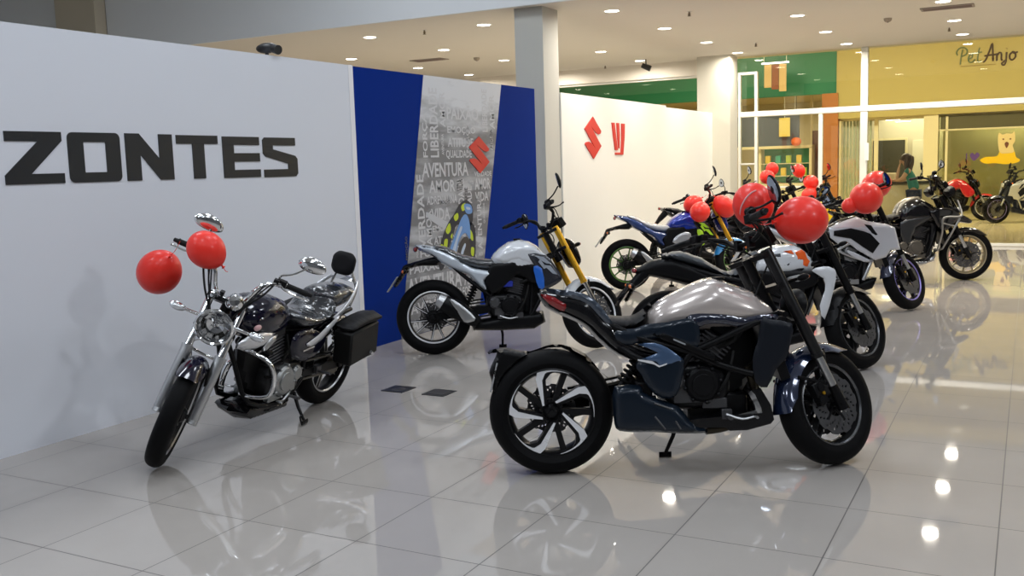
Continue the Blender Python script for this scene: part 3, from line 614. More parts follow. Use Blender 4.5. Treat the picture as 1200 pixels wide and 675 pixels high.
# ================================================================== MOTORCYCLES
M_TIRE = mat('tyre_rubber', (0.0035, 0.0035, 0.004), 0.6, spec=0.10, noise=0.3, nscale=40, bump=0.4, bscale=200)
M_RIMB = mat('black_alloy', (0.006, 0.006, 0.007), 0.32, 0.2, spec=0.4)
M_FACE = mat('machined_aluminium', (0.86, 0.87, 0.90), 0.3, 0.3, rvar=0.08)
M_STEEL = mat('brake_steel', (0.13, 0.13, 0.135), 0.38, 0.8, rvar=0.1, nscale=30)
M_CHROME = mat('chrome', (0.78, 0.79, 0.80), 0.07, 1.0, rvar=0.03)
M_ALLOY = mat('satin_alloy', (0.50, 0.51, 0.52), 0.33, 1.0, rvar=0.08, nscale=20)
M_ENG = mat('engine_black', (0.005, 0.005, 0.006), 0.36, 0.2, spec=0.25, rvar=0.12, nscale=18, bump=0.3, bscale=120)
M_ENGG = mat('engine_grey', (0.085, 0.085, 0.09), 0.42, 0.7, rvar=0.12, nscale=18, bump=0.3, bscale=120)
M_PLAS = mat('satin_black_plastic', (0.0035, 0.0035, 0.0042), 0.38, spec=0.16, rvar=0.08, nscale=14, bump=0.2, bscale=300)
M_GLOSS = mat('gloss_black_paint', (0.003, 0.003, 0.004), 0.14, coat=0.45, spec=0.3)
M_SEAT = mat('black_seat_vinyl', (0.005, 0.005, 0.006), 0.5, spec=0.16, bump=0.5, bscale=260)
M_RUB = mat('black_rubber', (0.005, 0.005, 0.005), 0.6, spec=0.25)
M_MIR = mat('mirror_glass', (0.42, 0.46, 0.52), 0.03, 1.0)
M_LENS = mat('clear_lamp_lens', (0.75, 0.78, 0.82), 0.06, 0.6, coat=1.0)
M_AMB = mat('amber_lens', (0.75, 0.16, 0.01), 0.15, coat=0.6)
M_REDL = mat('red_lens', (0.22, 0.006, 0.008), 0.15, coat=0.8)
M_GOLD = mat('gold_anodised', (0.72, 0.40, 0.03), 0.3, 0.85, rvar=0.05)
M_DKBL = mat('dark_blue_grey_paint', (0.006, 0.012, 0.022), 0.3, 0.2, coat=0.25, spec=0.3)
M_MIDB = mat('steel_blue_paint', (0.06, 0.11, 0.21), 0.3, 0.3, coat=0.5)
M_PLASTIC_WRAP = mat('plastic_wrap', (0.02, 0.023, 0.028), 0.14, coat=1.0, bump=1.0, bscale=22)

for _n in M_PLASTIC_WRAP.node_tree.nodes:
    if _n.type == 'BUMP': _n.inputs['Distance'].default_value = 0.012
def lean_root(name, o, head, lean, label, cat='motorcycle', group=None):
    t = empty(name); t.location = (o[0], o[1], 0); t.rotation_euler = (-RAD(lean), 0, RAD(head))
    return tag(t, label, cat, group)
def ext(P, zc, dz): return [(a, c-dz if c < zc else c) for a, c in P]
def mir(P): return P

class Bike:
    def __init__(s, t, wb=1.4, R=0.31, Rf=0.30, rake=25, steer=22, off=0.04, fy=0.105):
        s.t = t; s.wb = wb; s.R = R; s.Rf = Rf; s.fy = fy; s.rake = RAD(rake)
        s.ax = Vector((-sin(s.rake), 0, cos(s.rake))); P = Vector((wb-off, 0, Rf))
        s.S = Matrix.Translation(P) @ Matrix.Rotation(RAD(steer), 4, s.ax) @ Matrix.Translation(-P)
        s.I = Matrix()
    def fp(s, L, y=0.0, d=0.0):  # point on fork line L metres above the axle, d metres ahead of the line
        n = Vector((cos(s.rake), 0, sin(s.rake)))
        return Vector((s.wb, y, s.Rf)) + s.ax*L + n*d
    # ---- wheels
    def wheel(s, name, front, w, rimR, style, mrim=None, mface=None, disc=(-1,), discR=0.15, face_ring=True, tyre=None, sprocket=True, a0=0.0):
        R = s.Rf if front else s.R; c = (s.wb, 0, R) if front else (0, 0, R); M = (s.S if front else s.I) @ Matrix.Translation(c)
        mrim = mrim or M_RIMB; mface = mface or M_FACE; hw = w*0.36
        b = B(M)
        b.lathe([(rimR+0.004, -hw), (rimR-0.006, -hw-0.004), (rimR-0.012, -hw+0.004), (rimR-0.026, -hw*0.4), (rimR-0.026, hw*0.4), (rimR-0.012, hw-0.004), (rimR-0.006, hw+0.004), (rimR+0.004, hw)], n=56, closed=True)
        b.disc((0, 0, 0), 0.042, -0.055, 0.055, 24); b.disc((0, 0, 0), 0.062, -0.03, 0.03, 24); b.cyl((0, -0.085, 0), (0, 0.085, 0), 0.014, 12)
        fb = B(M)
        ri = rimR-0.018
        def P(r, a): return (r*cos(a), r*sin(a))
        def bar(bb, a1, r1, a2, r2, w1, w2, y0, y1):
            p = Vector(P(r1, a1)); q = Vector(P(r2, a2)); d = (q-p).normalized(); n = Vector((-d.y, d.x))
            bb.prism([tuple(p+n*w1), tuple(p-n*w1), tuple(q-n*w2), tuple(q+n*w2)], y0, y1)
        if style == 'hook':
            for i in range(5):
                a = a0+2*pi*i/5; Rm = Matrix.Rotation(-a, 4, 'Y')
                k = rimR/0.222
                sp = [(-0.048*k, 0.030*k), (-0.022*k, 0.042*k), (-0.026*k, 0.165*k), (0.0, 0.195*k), (0.03*k, 0.205*k), (0.0, 0.214*k), (-0.07*k, 0.205*k), (-0.074*k, 0.17*k)]
                b.prism(sp, -hw+0.008, 0.004, Rm)
                b.prism([(0.0, 0.05*k), (0.03*k, 0.05*k), (0.085*k, 0.186*k), (0.055*k, 0.195*k)], -hw+0.026, 0.012, Rm)
                arc = [(0.2185*k*cos(RAD(t)), 0.2185*k*sin(RAD(t))) for t in range(108, 62, -6)]
                arc2 = [((0.204+0.008*(1-(t-64)/44))*k*cos(RAD(t)), (0.204+0.008*(1-(t-64)/44))*k*sin(RAD(t))) for t in range(64, 100, 6)]
                fb.prism([(-0.046*k, 0.034*k), (-0.036*k, 0.037*k), (-0.044*k, 0.162*k), (-0.030*k, 0.196*k)]+arc2[::-1][:0]+[(x, z) for x, z in reversed(arc2)][:0]+[(-0.02*k, 0.203*k)]+[(p[0], p[1]) for p in arc2[::-1]][1:]+arc[::-1]+[(-0.076*k, 0.17*k)], -hw-0.001, -hw+0.008, Rm)
                b.disc((0.055*cos(a+0.5), -0.034, 0.055*sin(a+0.5)), 0.009, -0.01, 0.0, 10)
        elif style == 'ten':
            for i in range(5):
                for q in (-1, 1):
                    a = a0+2*pi*i/5+q*0.14
                    bar(b, a, 0.045, a+q*0.13-0.18, ri, 0.010, 0.007, -0.016, 0.016); bar(fb, a, 0.06, a+q*0.13-0.18, ri, 0.002, 0.004, -0.0185, -0.015); bar(fb, a, 0.06, a+q*0.13-0.18, ri, 0.002, 0.004, 0.015, 0.0185)
        elif style == 'y':
            for i in range(5):
                a = a0+2*pi*i/5
                bar(b, a, 0.05, a, rimR*0.6, 0.018, 0.013, -0.02, 0.02)
                for q in (-1, 1): bar(b, a+q*0.03, rimR*0.56, a+q*0.20, ri, 0.012, 0.008, -0.018, 0.018); bar(fb, a+q*0.03, rimR*0.56, a+q*0.20, ri, 0.003, 0.003, -0.0195, -0.0175); bar(fb, a+q*0.03, rimR*0.56, a+q*0.20, ri, 0.003, 0.003, 0.0175, 0.0195)
        else:  # 'five' broad spokes
            for i in range(5):
                a = a0+2*pi*i/5
                bar(b, a, 0.04, a+0.06, ri, 0.024, 0.017, -0.017, 0.017)
                for q in (-1, 1): bar(fb, a+q*0.35, 0.05, a+0.06+q*0.08, ri, 0.003, 0.004, -0.0195, -0.0165); bar(fb, a+q*0.35, 0.05, a+0.06+q*0.08, ri, 0.003, 0.004, 0.0165, 0.0195)
        wh = b.build(name, mrim, s.t, 30)
        if face_ring:
            for sg in (-1, 1): fb.lathe([(rimR-0.001, sg*(hw+0.0045)), (rimR-0.007, sg*(hw+0.006)), (rimR-0.014, sg*(hw-0.002))], n=56)
        fb.build('rim_facing', mface, wh, 30)
        tp = []; n = 22
        for i in range(n+1):
            t = -pi/2+pi*i/n; r = rimR+(R-rimR)*max(0, cos(t))**0.62; y = w/2*(1 if sin(t) > 0 else -1)*abs(sin(t))**0.85
            if abs(t) > pi/2-0.02: y = hw*(1 if t > 0 else -1)
            tp.append((r, y))
        B(M).lathe(tp+[(rimR-0.006, hw*0.95), (rimR-0.006, -hw*0.95)], n=72, closed=True).build('tyre', tyre or M_TIRE, wh, 50)
        for sg in disc:
            y = sg*(0.062 if front else 0.058); s.disc_mesh(M, y, 0.062, discR).build('brake_disc', M_STEEL, wh, 30)
            bb = B(M); 
            for i in range(5): bar(bb, 2*pi*i/5, 0.02, 2*pi*i/5+0.25, discR*0.66, 0.010, 0.006, y-0.003, y+0.003)
            bb.build('disc_carrier', M_RIMB, wh, 30)
        return wh
    def disc_mesh(s, M, y, r0, r1, nr=7, na=90):
        b = B(M); vs = []; fs = []
        for yy in (y-0.0025, y+0.0025):
            for i in range(na):
                t = 2*pi*i/na
                for j in range(nr):
                    r = r0+(r1-r0)*j/(nr-1)
                    if j == nr-1: r += 0.004*(1 if sin(10*t) > -0.3 else -1)
                    vs.append((r*cos(t), yy, r*sin(t)))
        for k in (0, 1):
            o = k*na*nr
            for i in range(na):
                for j in range(nr-1):
                    if 0 < j < nr-2 and (i+2*j) % 6 == 0: continue
                    a = o+i*nr+j; c = o+((i+1) % na)*nr+j; fs.append((a, a+1, c+1, c))
        for i in range(na):
            for j in (0, nr-1):
                a = i*nr+j; c = ((i+1) % na)*nr+j; fs.append((a, c, c+na*nr, a+na*nr))
        return b.add(vs, fs)
    # ---- front end
    def fork(s, L, usd=True, mtube=None, mslide=None, rt=0.027, rs=0.021, split=0.30, caliper=(-1,), gaiter=None):
        mtube = mtube or M_PLAS; mslide = mslide or M_ALLOY
        for sg in (-1, 1):
            y = sg*s.fy
            if usd: p = B(s.S).tube([s.fp(split, y), s.fp(split+0.02, y), s.fp(split+0.022, y), s.fp(L-0.02, y), s.fp(L, y)], [rt*1.15, rt*1.15, rt, rt, rt*0.9], 18).build('fork_leg', mtube, s.t)
            else: p = B(s.S).tube([s.fp(split*0.9, y), s.fp(L, y)], rs, 18).build('fork_leg', mslide, s.t)
            if usd: B(s.S).tube([s.fp(0.06, y), s.fp(split+0.01, y)], rs, 16).build('slider', mslide, p)
            else: B(s.S).tube([s.fp(-0.02, y), s.fp(0.0, y), s.fp(split-0.03, y), s.fp(split, y)], [rt*0.8, rt, rt, rt*1.12], 18).build('lower_leg', mtube, p)
            b = B(s.S); b.tube([s.fp(-0.03, y), s.fp(0.10, y)], [0.030, 0.024], 14); b.cyl((s.wb, y-0.02, s.Rf), (s.wb, y+0.02, s.Rf), 0.024, 14)
            b.build('axle_clamp', mtube if not usd else M_PLAS, p)
        for sg in caliper:
            y = sg*0.075; c = s.fp(0.10, y, -0.085)
            b = B(s.S); b.box(tuple(c), (0.062, 0.05, 0.12), (0, -s.rake, 0)); b.cyl(c+Vector((0, -0.03, 0.03)), c+Vector((0, 0.03, 0.03)), 0.022, 14).cyl(c+Vector((0, -0.03, -0.03)), c+Vector((0, 0.03, -0.03)), 0.022, 14)
            b.tube([c+Vector((0.02, 0, 0.05)), s.fp(0.15, y)], 0.012, 8)
            cb = b.build('brake_caliper', M_ENG, s.t)
            B(s.S).cyl(c+Vector((0.01, -0.034, 0.0)), c+Vector((0.01, -0.026, 0.0)), 0.009, 10).build('bolt', M_GOLD, cb)
        b = B(s.S)
        for LL in (L-0.03, L-0.20):
            if LL < 0.4: continue
            p = s.fp(LL); b.box((p.x-0.02, 0, p.z), (0.065, 2*s.fy+0.045, 0.026), (0, -s.rake, 0))
        b.tube([s.fp(L-0.22, 0, -0.045), s.fp(L-0.01, 0, -0.045)], 0.026, 14)
        b.build('triple_clamp', M_PLAS, s.t)
    def fender(s, m, a0=35, a1=175, w=0.062, gap=0.018, stays=True, n=26, name='front_fender', rear=False, wf=None):
        R = (s.R if rear else s.Rf)+gap; M = (s.I if rear else s.S) @ Matrix.Translation((0, 0, s.R) if rear else (s.wb, 0, s.Rf))
        b = B(M); secs = []
        for i in range(n+1):
            a = RAD(a0+(a1-a0)*i/n); e = min(1, min(i, n-i)/4+0.25); ww = w*(0.75+0.25*e)*(wf(i/n) if wf else 1)
            ring = []
            for j in range(13):
                q = -1+2*j/12; r = R-0.055*abs(q)**2.6*e; ring.append((r, ww*q))
            for j in range(12, -1, -1):
                q = -1+2*j/12; r = R-0.004-0.055*abs(q)**2.6*e; ring.append((r, (ww-0.004)*q))
            secs.append([(r*cos(a), y, r*sin(a)) for r, y in ring])
        b.loft(secs)
        f = b.build(name, m, s.t)
        if stays and not rear:
            for sg in (-1, 1):
                bb = B(s.S); y = sg*(w+0.004); A = Vector((s.wb, y, s.Rf)); a = RAD(100)
                bb.tube([A+Vector((cos(a)*(R-0.04), 0, sin(a)*(R-0.04))), s.fp(0.16, sg*(s.fy-0.01))], 0.008, 8).tube([A+Vector((cos(RAD(150))*(R-0.04), 0, sin(RAD(150))*(R-0.04))), s.fp(0.12, sg*(s.fy-0.01), -0.02)], 0.008, 8)
                bb.build('stay', M_PLAS, f)
        return f
    def bars(s, L, rise=0.07, back=0.08, half=0.38, m=None, mirror='oval', mz=0.20, mx=0.03, my=-0.02, mir_m=None, msize=(0.065, 0.085), levers=True, gripm=None, cables=True, barend=True, stem_m=None, mzl=None, mtw=0.25, mly=None, cy=0.26, msides=(-1, 1)):
        m = m or M_PLAS; c = s.fp(L, 0, -0.01); x0, z0 = c.x-0.01, c.z+0.025
        path = []
        for sg in (-1, 1): pass
        pts = [(x0-back, -half, z0+rise), (x0-back*0.72, -cy, z0+rise+0.012), (x0-0.01, -0.14, z0+rise*0.9), (x0, -0.07, z0), (x0, 0.07, z0), (x0-0.01, 0.14, z0+rise*0.9), (x0-back*0.72, cy, z0+rise+0.012), (x0-back, half, z0+rise)]
        hb = B(s.S).tube(pts, 0.0125, 12, sm=4).build('handlebar', m, s.t)
        b = B(s.S)
        for y in (-0.045, 0.045): b.box((x0, y, z0-0.005), (0.04, 0.025, 0.055))
        b.build('bar_clamp', M_ENG, hb)
        for sg in (-1, 1):
            e = Vector((x0-back, sg*half, z0+rise)); i_ = Vector((x0-back*0.72, sg*cy, z0+rise+0.012)); d = (e-i_).normalized()
            g = B(s.S).tube([i_, i_+d*0.004, i_+d*0.008, e-d*0.004, e], [0.020, 0.020, 0.0165, 0.0165, 0.019], 16).build('grip', gripm or M_RUB, hb)
            if barend: B(s.S).tube([e, e+d*0.03], [0.014, 0.012], 12).build('bar_end', M_ENG if gripm is None else M_CHROME, hb)
            b = B(s.S); b.box(tuple(i_-d*0.025), (0.045, 0.045, 0.042)); b.box(tuple(i_-d*0.062+Vector((0.01, 0, 0.0))), (0.04, 0.03, 0.034))
            if sg < 0: b.disc(tuple(i_-d*0.07+Vector((0.03, 0, 0.045))), 0.026, -0.022, 0.022, 16); b.tube([i_-d*0.06, i_-d*0.07+Vector((0.03, 0, 0.03))], 0.012, 8)
            b.build('switch_gear', M_PLAS, hb)
            if levers:
                pv = i_-d*0.03+Vector((0.035, 0, -0.005))
                B(s.S).tube([pv, pv+Vector((0.025, sg*0.03, -0.004)), pv+Vector((0.02, sg*0.10, -0.014)), pv+Vector((0.012, sg*0.155, -0.012)), pv+Vector((0.016, sg*0.17, -0.010))], [0.009, 0.007, 0.006, 0.006, 0.009], 8, sm=3, flat=0.7).build('lever', m if gripm is None else M_CHROME, hb)
            if sg not in msides: continue
            sp = i_-d*0.05+Vector((0.0, 0, 0.015)); mc = Vector((x0-back*0.6+mx, (sg*(0.30+my) if sg < 0 or mly is None else mly), z0+rise+(mz if sg < 0 or mzl is None else mzl)))
            mp = B(s.S).tube([sp, sp+Vector((0.01, 0, 0.03)), (sp+mc)/2+Vector((0.02, -sg*0.01, -0.01)), mc+Vector((0.012, -sg*0.02, -msize[1]*0.55))], [0.007, 0.0065, 0.006, 0.006], 8, sm=4).build('mirror_stem', stem_m or M_PLAS, s.t)
            tilt = Matrix.Rotation(sg*0.10, 4, 'X') @ Matrix.Rotation(-0.12, 4, 'Y') @ Matrix.Rotation(-sg*mtw, 4, 'Z')
            fn = None
            if mirror == 'oval': fn = lambda v: Vector((v.x if v.x > 0 else v.x*0.25, v.y*(1-0.18*v.z), v.z))
            elif mirror == 'tri': fn = lambda v: Vector((v.x if v.x > 0 else v.x*0.25, v.y*(0.9+0.3*v.z), v.z))
            else: fn = lambda v: Vector((v.x if v.x > 0 else v.x*0.25, v.y, v.z))
            mh = B(s.S @ Matrix.Translation(mc) @ tilt).ell((0, 0, 0), (0.026, msize[0], msize[1]), 22, 14, fn=fn).build('mirror_housing', mir_m or M_PLAS, mp)
            mg = B(s.S @ Matrix.Translation(mc) @ tilt); mg.ell((-0.0055, 0, 0), (0.003, msize[0]*0.88, msize[1]*0.88), 22, 10, fn=fn); mg.build('mirror_glass', M_MIR, mp)
        if cables:
            b = B(s.S)
            for sg, q in ((-1, 0.0), (1, 0.0), (-1, 0.03), (1, 0.03)):
                i_ = Vector((x0-back*0.6+0.03, sg*(0.20-q), z0+rise+0.005))
                b.tube([i_, i_+Vector((0.07, -sg*0.03, -0.01-q)), (x0+0.11, sg*0.07, z0-0.05), (x0+0.05, sg*0.03, z0-0.20), (x0-0.02, sg*0.03, z0-0.30)], 0.0045, 6, sm=4)
            b.build('cables', M_RUB, hb)
        return hb
    def dash(s, L, d=0.05, size=(0.05, 0.16, 0.09), h=0.05):
        p = s.fp(L, 0, d); k = B(s.S).box((p.x, 0, p.z+h), size, (0, -0.6, 0)).build('instrument_cluster', M_PLAS, s.t)
        B(s.S).box((p.x-size[0]*0.42, 0, p.z+h+size[0]*0.28), (0.004, size[1]*0.85, size[2]*0.8), (0, -0.6, 0)).build('display', mat('dark_display', (0.02, 0.025, 0.03), 0.08, coat=1), k)
    def headlight_round(s, L, d, r, m=None, lens=None):
        c = s.fp(L, 0, d); M = s.S @ Matrix.Translation(c) @ Matrix.Rotation(0.08, 4, 'Y')
        h = B(M).lathe([(0.0001, -0.6*r), (0.5*r, -0.55*r), (0.85*r, -0.25*r), (r, 0.15*r), (1.04*r, 0.3*r), (0.98*r, 0.42*r), (0.90*r, 0.40*r)], n=32, axis='X').build('headlight', m or M_PLAS, s.t)
        B(M).lathe([(0.91*r, 0.38*r), (0.7*r, 0.47*r), (0.4*r, 0.52*r), (0.0001, 0.54*r)], n=32, axis='X').build('lens', lens or M_LENS, h)
        return h
    def headlight_poly(s, outline, W, m=None, lens_out=None):
        h = B(s.S).inflate(outline, W, 0.07).build('headlight', m or M_PLAS, s.t)
        if lens_out: B(s.S).inflate(lens_out, W*0.75, 0.05).build('lens', M_LENS, h)
        return h
    def blinker(s, p, d, m=M_AMB, S=None, stalk=0.06, M0=None):
        T = s.S if S is None else S; p = Vector(p); q = p+Vector((0, d*stalk, 0.0))
        b = B(T).tube([p, q], [0.010, 0.008], 8).ell(tuple(q+Vector((0, d*0.03, 0))), (0.018, 0.040, 0.017), 14, 8).build('turn_signal', M0 or M_PLAS, s.t)
        B(T).ell(tuple(q+Vector((0.008, d*0.032, 0))), (0.014, 0.034, 0.0135), 14, 8).build('signal_lens', m, b)
        return b
    # ---- body helpers
    def body(s, name, out, W, m, D=0.06, y0=0.0, h=0.018, sm=2, par=None, S=None, pw=0.5):
        return B(S or s.I).inflate(out, W, D, y0, h, sm, pw=pw).build(name, m, par or s.t, 60)
    def sides(s, name, out, y, m, W=0.012, D=0.015, h=0.016, sm=2, par=None, both=True):
        r = []
        for sg in ((-1, 1) if both else (-1,)):
            yy = (lambda a, c, sg=sg: sg*y(a, c)) if callable(y) else sg*y
            r.append(B().inflate(out, W, D, yy, h, sm).build(name, m, par or s.t, 60))
        return r
    # ---- running gear
    def engine(s, cx, cz, tilt=12, k=1.0, fins=7, m=None, mc=None, cover_r=0.085, head=True, vtwin=False, W=0.135, pipe=None, bright=None):
        m = m or M_ENG; mc = mc or M_ENGG
        out = [(cx-0.22*k, cz+0.02), (cx-0.20*k, cz+0.11*k), (cx-0.05*k, cz+0.12*k), (cx+0.08*k, cz+0.12*k), (cx+0.15*k, cz+0.05*k), (cx+0.15*k, cz-0.06*k), (cx+0.08*k, cz-0.13*k), (cx-0.12*k, cz-0.14*k), (cx-0.20*k, cz-0.08*k)]
        e = B().inflate(out, W, 0.05, 0).build('engine', m, s.t, 45)
        for sg in (-1, 1):
            b = B()
            y = sg*W
            b.disc((cx, 0, cz), cover_r*k, y-sg*0.03, y+sg*0.028, 32, ch=0.25); b.disc((cx, 0, cz), cover_r*k*0.62, y+sg*0.02, y+sg*0.036, 28)
            for i in range(8):
                a = 2*pi*i/8+0.2; b.disc((cx+cos(a)*cover_r*k*1.04, 0, cz+sin(a)*cover_r*k*1.04), 0.009, y-sg*0.02, y+sg*0.03, 8)
            b.build('crankcase_cover', bright or m, e, 35)
            b = B(); b.disc((cx-0.135*k, 0, cz+0.02), 0.050*k, y-sg*0.03, y+sg*0.022, 24, ch=0.25); b.box((cx-0.04*k, y-sg*0.012, cz-0.04*k), (0.2*k, 0.03, 0.1*k))
            for i in range(5): a = 2*pi*i/5; b.disc((cx-0.135*k+cos(a)*0.045*k, 0, cz+0.02+sin(a)*0.045*k), 0.006, y, y+sg*0.026, 8)
            b.box((cx+0.06*k, y-sg*0.02, cz-0.095*k), (0.12*k, 0.04, 0.05*k))
            b.build('sprocket_cover', bright or mc, e, 35)
        for q in ((tilt,) if not vtwin else (38, -30)):
            a = RAD(q); up = Vector((sin(a), 0, cos(a))); fw = Vector((cos(a), 0, -sin(a)))
            base = Vector((cx+0.03*k if not vtwin else cx, 0, cz+0.10*k))
            b = B()
            for i in range(fins):
                p = base+up*(0.015+0.021*i)*k; b.box(tuple(p), (0.155*k, 0.19, 0.009), (0, a, 0))
            p = base+up*(0.08*k); b.box(tuple(p), (0.125*k, 0.16, 0.16*k), (0, a, 0))
            b.build('cylinder', mc, e, 35)
            p = base+up*(0.205*k); b = B().box(tuple(p), (0.165*k, 0.20, 0.075*k), (0, a, 0)); p2 = base+up*(0.262*k); b.box(tuple(p2), (0.125*k, 0.17, 0.055*k), (0, a, 0), 0.8)
            for sg in (-1, 1):
                for dx in (-0.05, 0.05): pp_ = p2+fw*dx*k; b.cyl((pp_.x, sg*0.07, pp_.z), (pp_.x, sg*0.095, pp_.z), 0.010, 8)
            b.build('cylinder_head', m, e, 35)
            if pipe: 
                st = p+fw*0.075*k
                b = B()
                for yo in ((-0.045, 0.045) if not vtwin else (-0.05,)):
                    b.tube([st+Vector((0, yo, 0)), st+fw*0.05+Vector((0, yo, -0.02)), (cx+0.20*k, yo, cz+0.02), (cx+0.17*k, yo*0.9-0.02, cz-0.12*k), (cx+0.03, yo*0.6-0.05, cz-0.165*k), (cx-0.18, -0.08, cz-0.165*k)], 0.019, 12, sm=4)
                b.build('exhaust_header', pipe, s.t)
        b = B()
        for (x1, z1, x2, z2, y, r) in ((cx-0.02, cz+0.12, cx-0.12, cz+0.24, -0.10, 0.011), (cx+0.09, cz+0.18, cx+0.17, cz+0.24, -0.09, 0.014), (cx-0.1, cz+0.1, cx-0.02, cz+0.28, -0.11, 0.006), (cx+0.02, cz-0.11, cx+0.16, cz+0.16, -0.12, 0.008)):
            for sg in (1, -1): b.tube([(x1, sg*y, z1), ((x1+x2)/2+0.03, sg*(y-0.02), (z1+z2)/2), (x2, sg*y, z2)], r, 8, sm=3)
        b.build('hoses', M_RUB, e)
        B().inflate([(cx-0.22, cz+0.10), (cx-0.2, cz+0.30), (cx+0.2, cz+0.32), (cx+0.30, cz+0.22), (cx+0.26, cz), (cx+0.15, cz-0.10), (cx-0.15, cz-0.05)], 0.04, 0.04, 0, 0.03).build('engine_gap_filler', M_PLAS, s.t)  # added dark filler, stops light showing through the engine gaps
        # throttle body
        B().box((cx-0.10*k, 0, cz+0.27*k), (0.12, 0.14, 0.10)).cyl((cx-0.06, -0.09, cz+0.25*k), (cx-0.06, 0.09, cz+0.25*k), 0.03, 14).build('throttle_body', M_ENG, e)
        return e
    def frame(s, pts_list, m=None, r=0.016, y=0.11, name='frame', extra=None):
        b = B()
        for P in pts_list:
            for sg in (-1, 1): b.tube([(p[0], sg*(p[2] if len(p) > 2 else y), p[1]) for p in P], r, 10, sm=3 if len(P) > 2 else 0)
        hd0, hd1 = s.fp(0.52, 0, -0.045), s.fp(0.66, 0, -0.045); b.tube([hd0, hd1], 0.03, 14)
        for P in pts_list: b.cyl((P[0][0], -y, P[0][1]), (P[0][0], y, P[0][1]), r*0.9, 8)
        return b.build(name, m or M_PLAS, s.t)
    def swingarm(s, px, pz, w=0.10, hgt=0.05, m=None, chain=True, arms=(-1, 1)):
        m = m or M_PLAS; b = B()
        for sg in arms:
            y = sg*w; b.loft([[(px, y-0.015, pz-hgt/2), (px, y+0.015, pz-hgt/2), (px, y+0.015, pz+hgt/2), (px, y-0.015, pz+hgt/2)], [(px*0.5, y-0.015, (pz+s.R)/2-hgt*0.6), (px*0.5, y+0.015, (pz+s.R)/2-hgt*0.6), (px*0.5, y+0.015, (pz+s.R)/2+hgt*0.6), (px*0.5, y-0.015, (pz+s.R)/2+hgt*0.6)], [(-0.05, y-0.012, s.R-0.025), (-0.05, y+0.012, s.R-0.025), (-0.05, y+0.012, s.R+0.025), (-0.05, y-0.012, s.R+0.025)]])
            b.disc((0, 0, s.R), 0.022, y-sg*0.01, y+sg*0.028, 14)
        b.box((px-0.06, 0, pz), (0.08, 2*w, hgt))
        b.cyl((px, -w-0.02, pz), (px, w+0.02, pz), 0.022, 14)
        sw = b.build('swingarm', m, s.t)
        if chain:
            bc = B()
            for dz in (0.062, -0.058): bc.box((px/2+0.04, 0.075, (s.R+pz)/2+dz), (px-0.02, 0.012, 0.014), (0, -atan2(pz-s.R, px), 0))
            bc.disc((0, 0, s.R), 0.085, 0.07, 0.078, 30); bc.build('chain', mat('chain_steel', (0.16, 0.15, 0.13), 0.4, 0.9), sw)
            B().box((px/2+0.02, 0.078, (s.R+pz)/2+0.085), (px*0.75, 0.03, 0.012), (0, -atan2(pz-s.R, px), 0)).build('chain_guard', M_PLAS, sw)
        return sw
    def shock(s, p0, p1, y=0.0, r=0.028, m=None, ms=None):
        p0 = Vector((p0[0], y, p0[1])); p1 = Vector((p1[0], y, p1[1])); d = p1-p0
        a = B().tube([p0, p1], r*0.45, 12).tube([p0+d*0.6, p1-d*0.05], r*0.75, 14).cyl(p0+Vector((0, -0.02, 0)), p0+Vector((0, 0.02, 0)), 0.014, 10).cyl(p1+Vector((0, -0.02, 0)), p1+Vector((0, 0.02, 0)), 0.014, 10).build('shock_absorber', m or M_ENG, s.t)
        Z = d.normalized(); X = Z.orthogonal().normalized(); Y = Z.cross(X); n = 84
        B().tube([p0+d*(0.12+0.72*i/n)+(X*cos(2*pi*7*i/n)+Y*sin(2*pi*7*i/n))*r for i in range(n+1)], r*0.20, 6).build('spring', ms or M_RUB, a)
    def kickstand(s, p, foot, m=None):
        k = B().tube([p, ((p[0]+foot[0])/2+0.01, (p[1]+foot[1])/2, (p[2]+foot[2])/2), foot], [0.013, 0.011, 0.009], 10)
        k.tube([(foot[0]-0.03, foot[1], foot[2]), (foot[0]+0.035, foot[1]+0.005, foot[2])], 0.015, 10, flat=0.4)
        return k.build('kickstand', m or M_PLAS, s.t)
    def pegs(s, x, z, y=0.14, ctrl=True, m=None):
        for sg in (-1, 1):
            f = B().tube([(x, sg*y, z), (x, sg*(y+0.09), z+0.004)], [0.012, 0.015], 10, flat=0.6).box((x, sg*(y-0.01), z+0.01), (0.05, 0.03, 0.05)).build('footpeg', m or M_ENGG, s.t)
            if ctrl: B().tube([(x-0.005, sg*(y+0.005), z+0.01), (x+0.07, sg*(y+0.02), z-0.012), (x+0.13, sg*(y+0.02), z-0.002), (x+0.135, sg*(y+0.06), z)], [0.008, 0.006, 0.006, 0.008], 8, sm=3).build('pedal', M_ALLOY, f)
    def radiator(s, x, z, w=0.24, h=0.26, tilt=-0.35, y=0):
        r = B().box((x, y, z), (0.045, w, h), (0, tilt, 0)).box((x, y-w/2, z), (0.05, 0.03, h), (0, tilt, 0)).box((x, y+w/2, z), (0.05, 0.03, h), (0, tilt, 0)).build('radiator', M_PLAS, s.t)
        b = B()
        for i in range(12): b.box((x+0.026+sin(tilt)*0*i, y, z-h/2+0.02+i*(h-0.04)/11), (0.003, w*0.92, 0.004), (0, 0, 0))
        b.build('cooling_fins', M_ENGG, r)
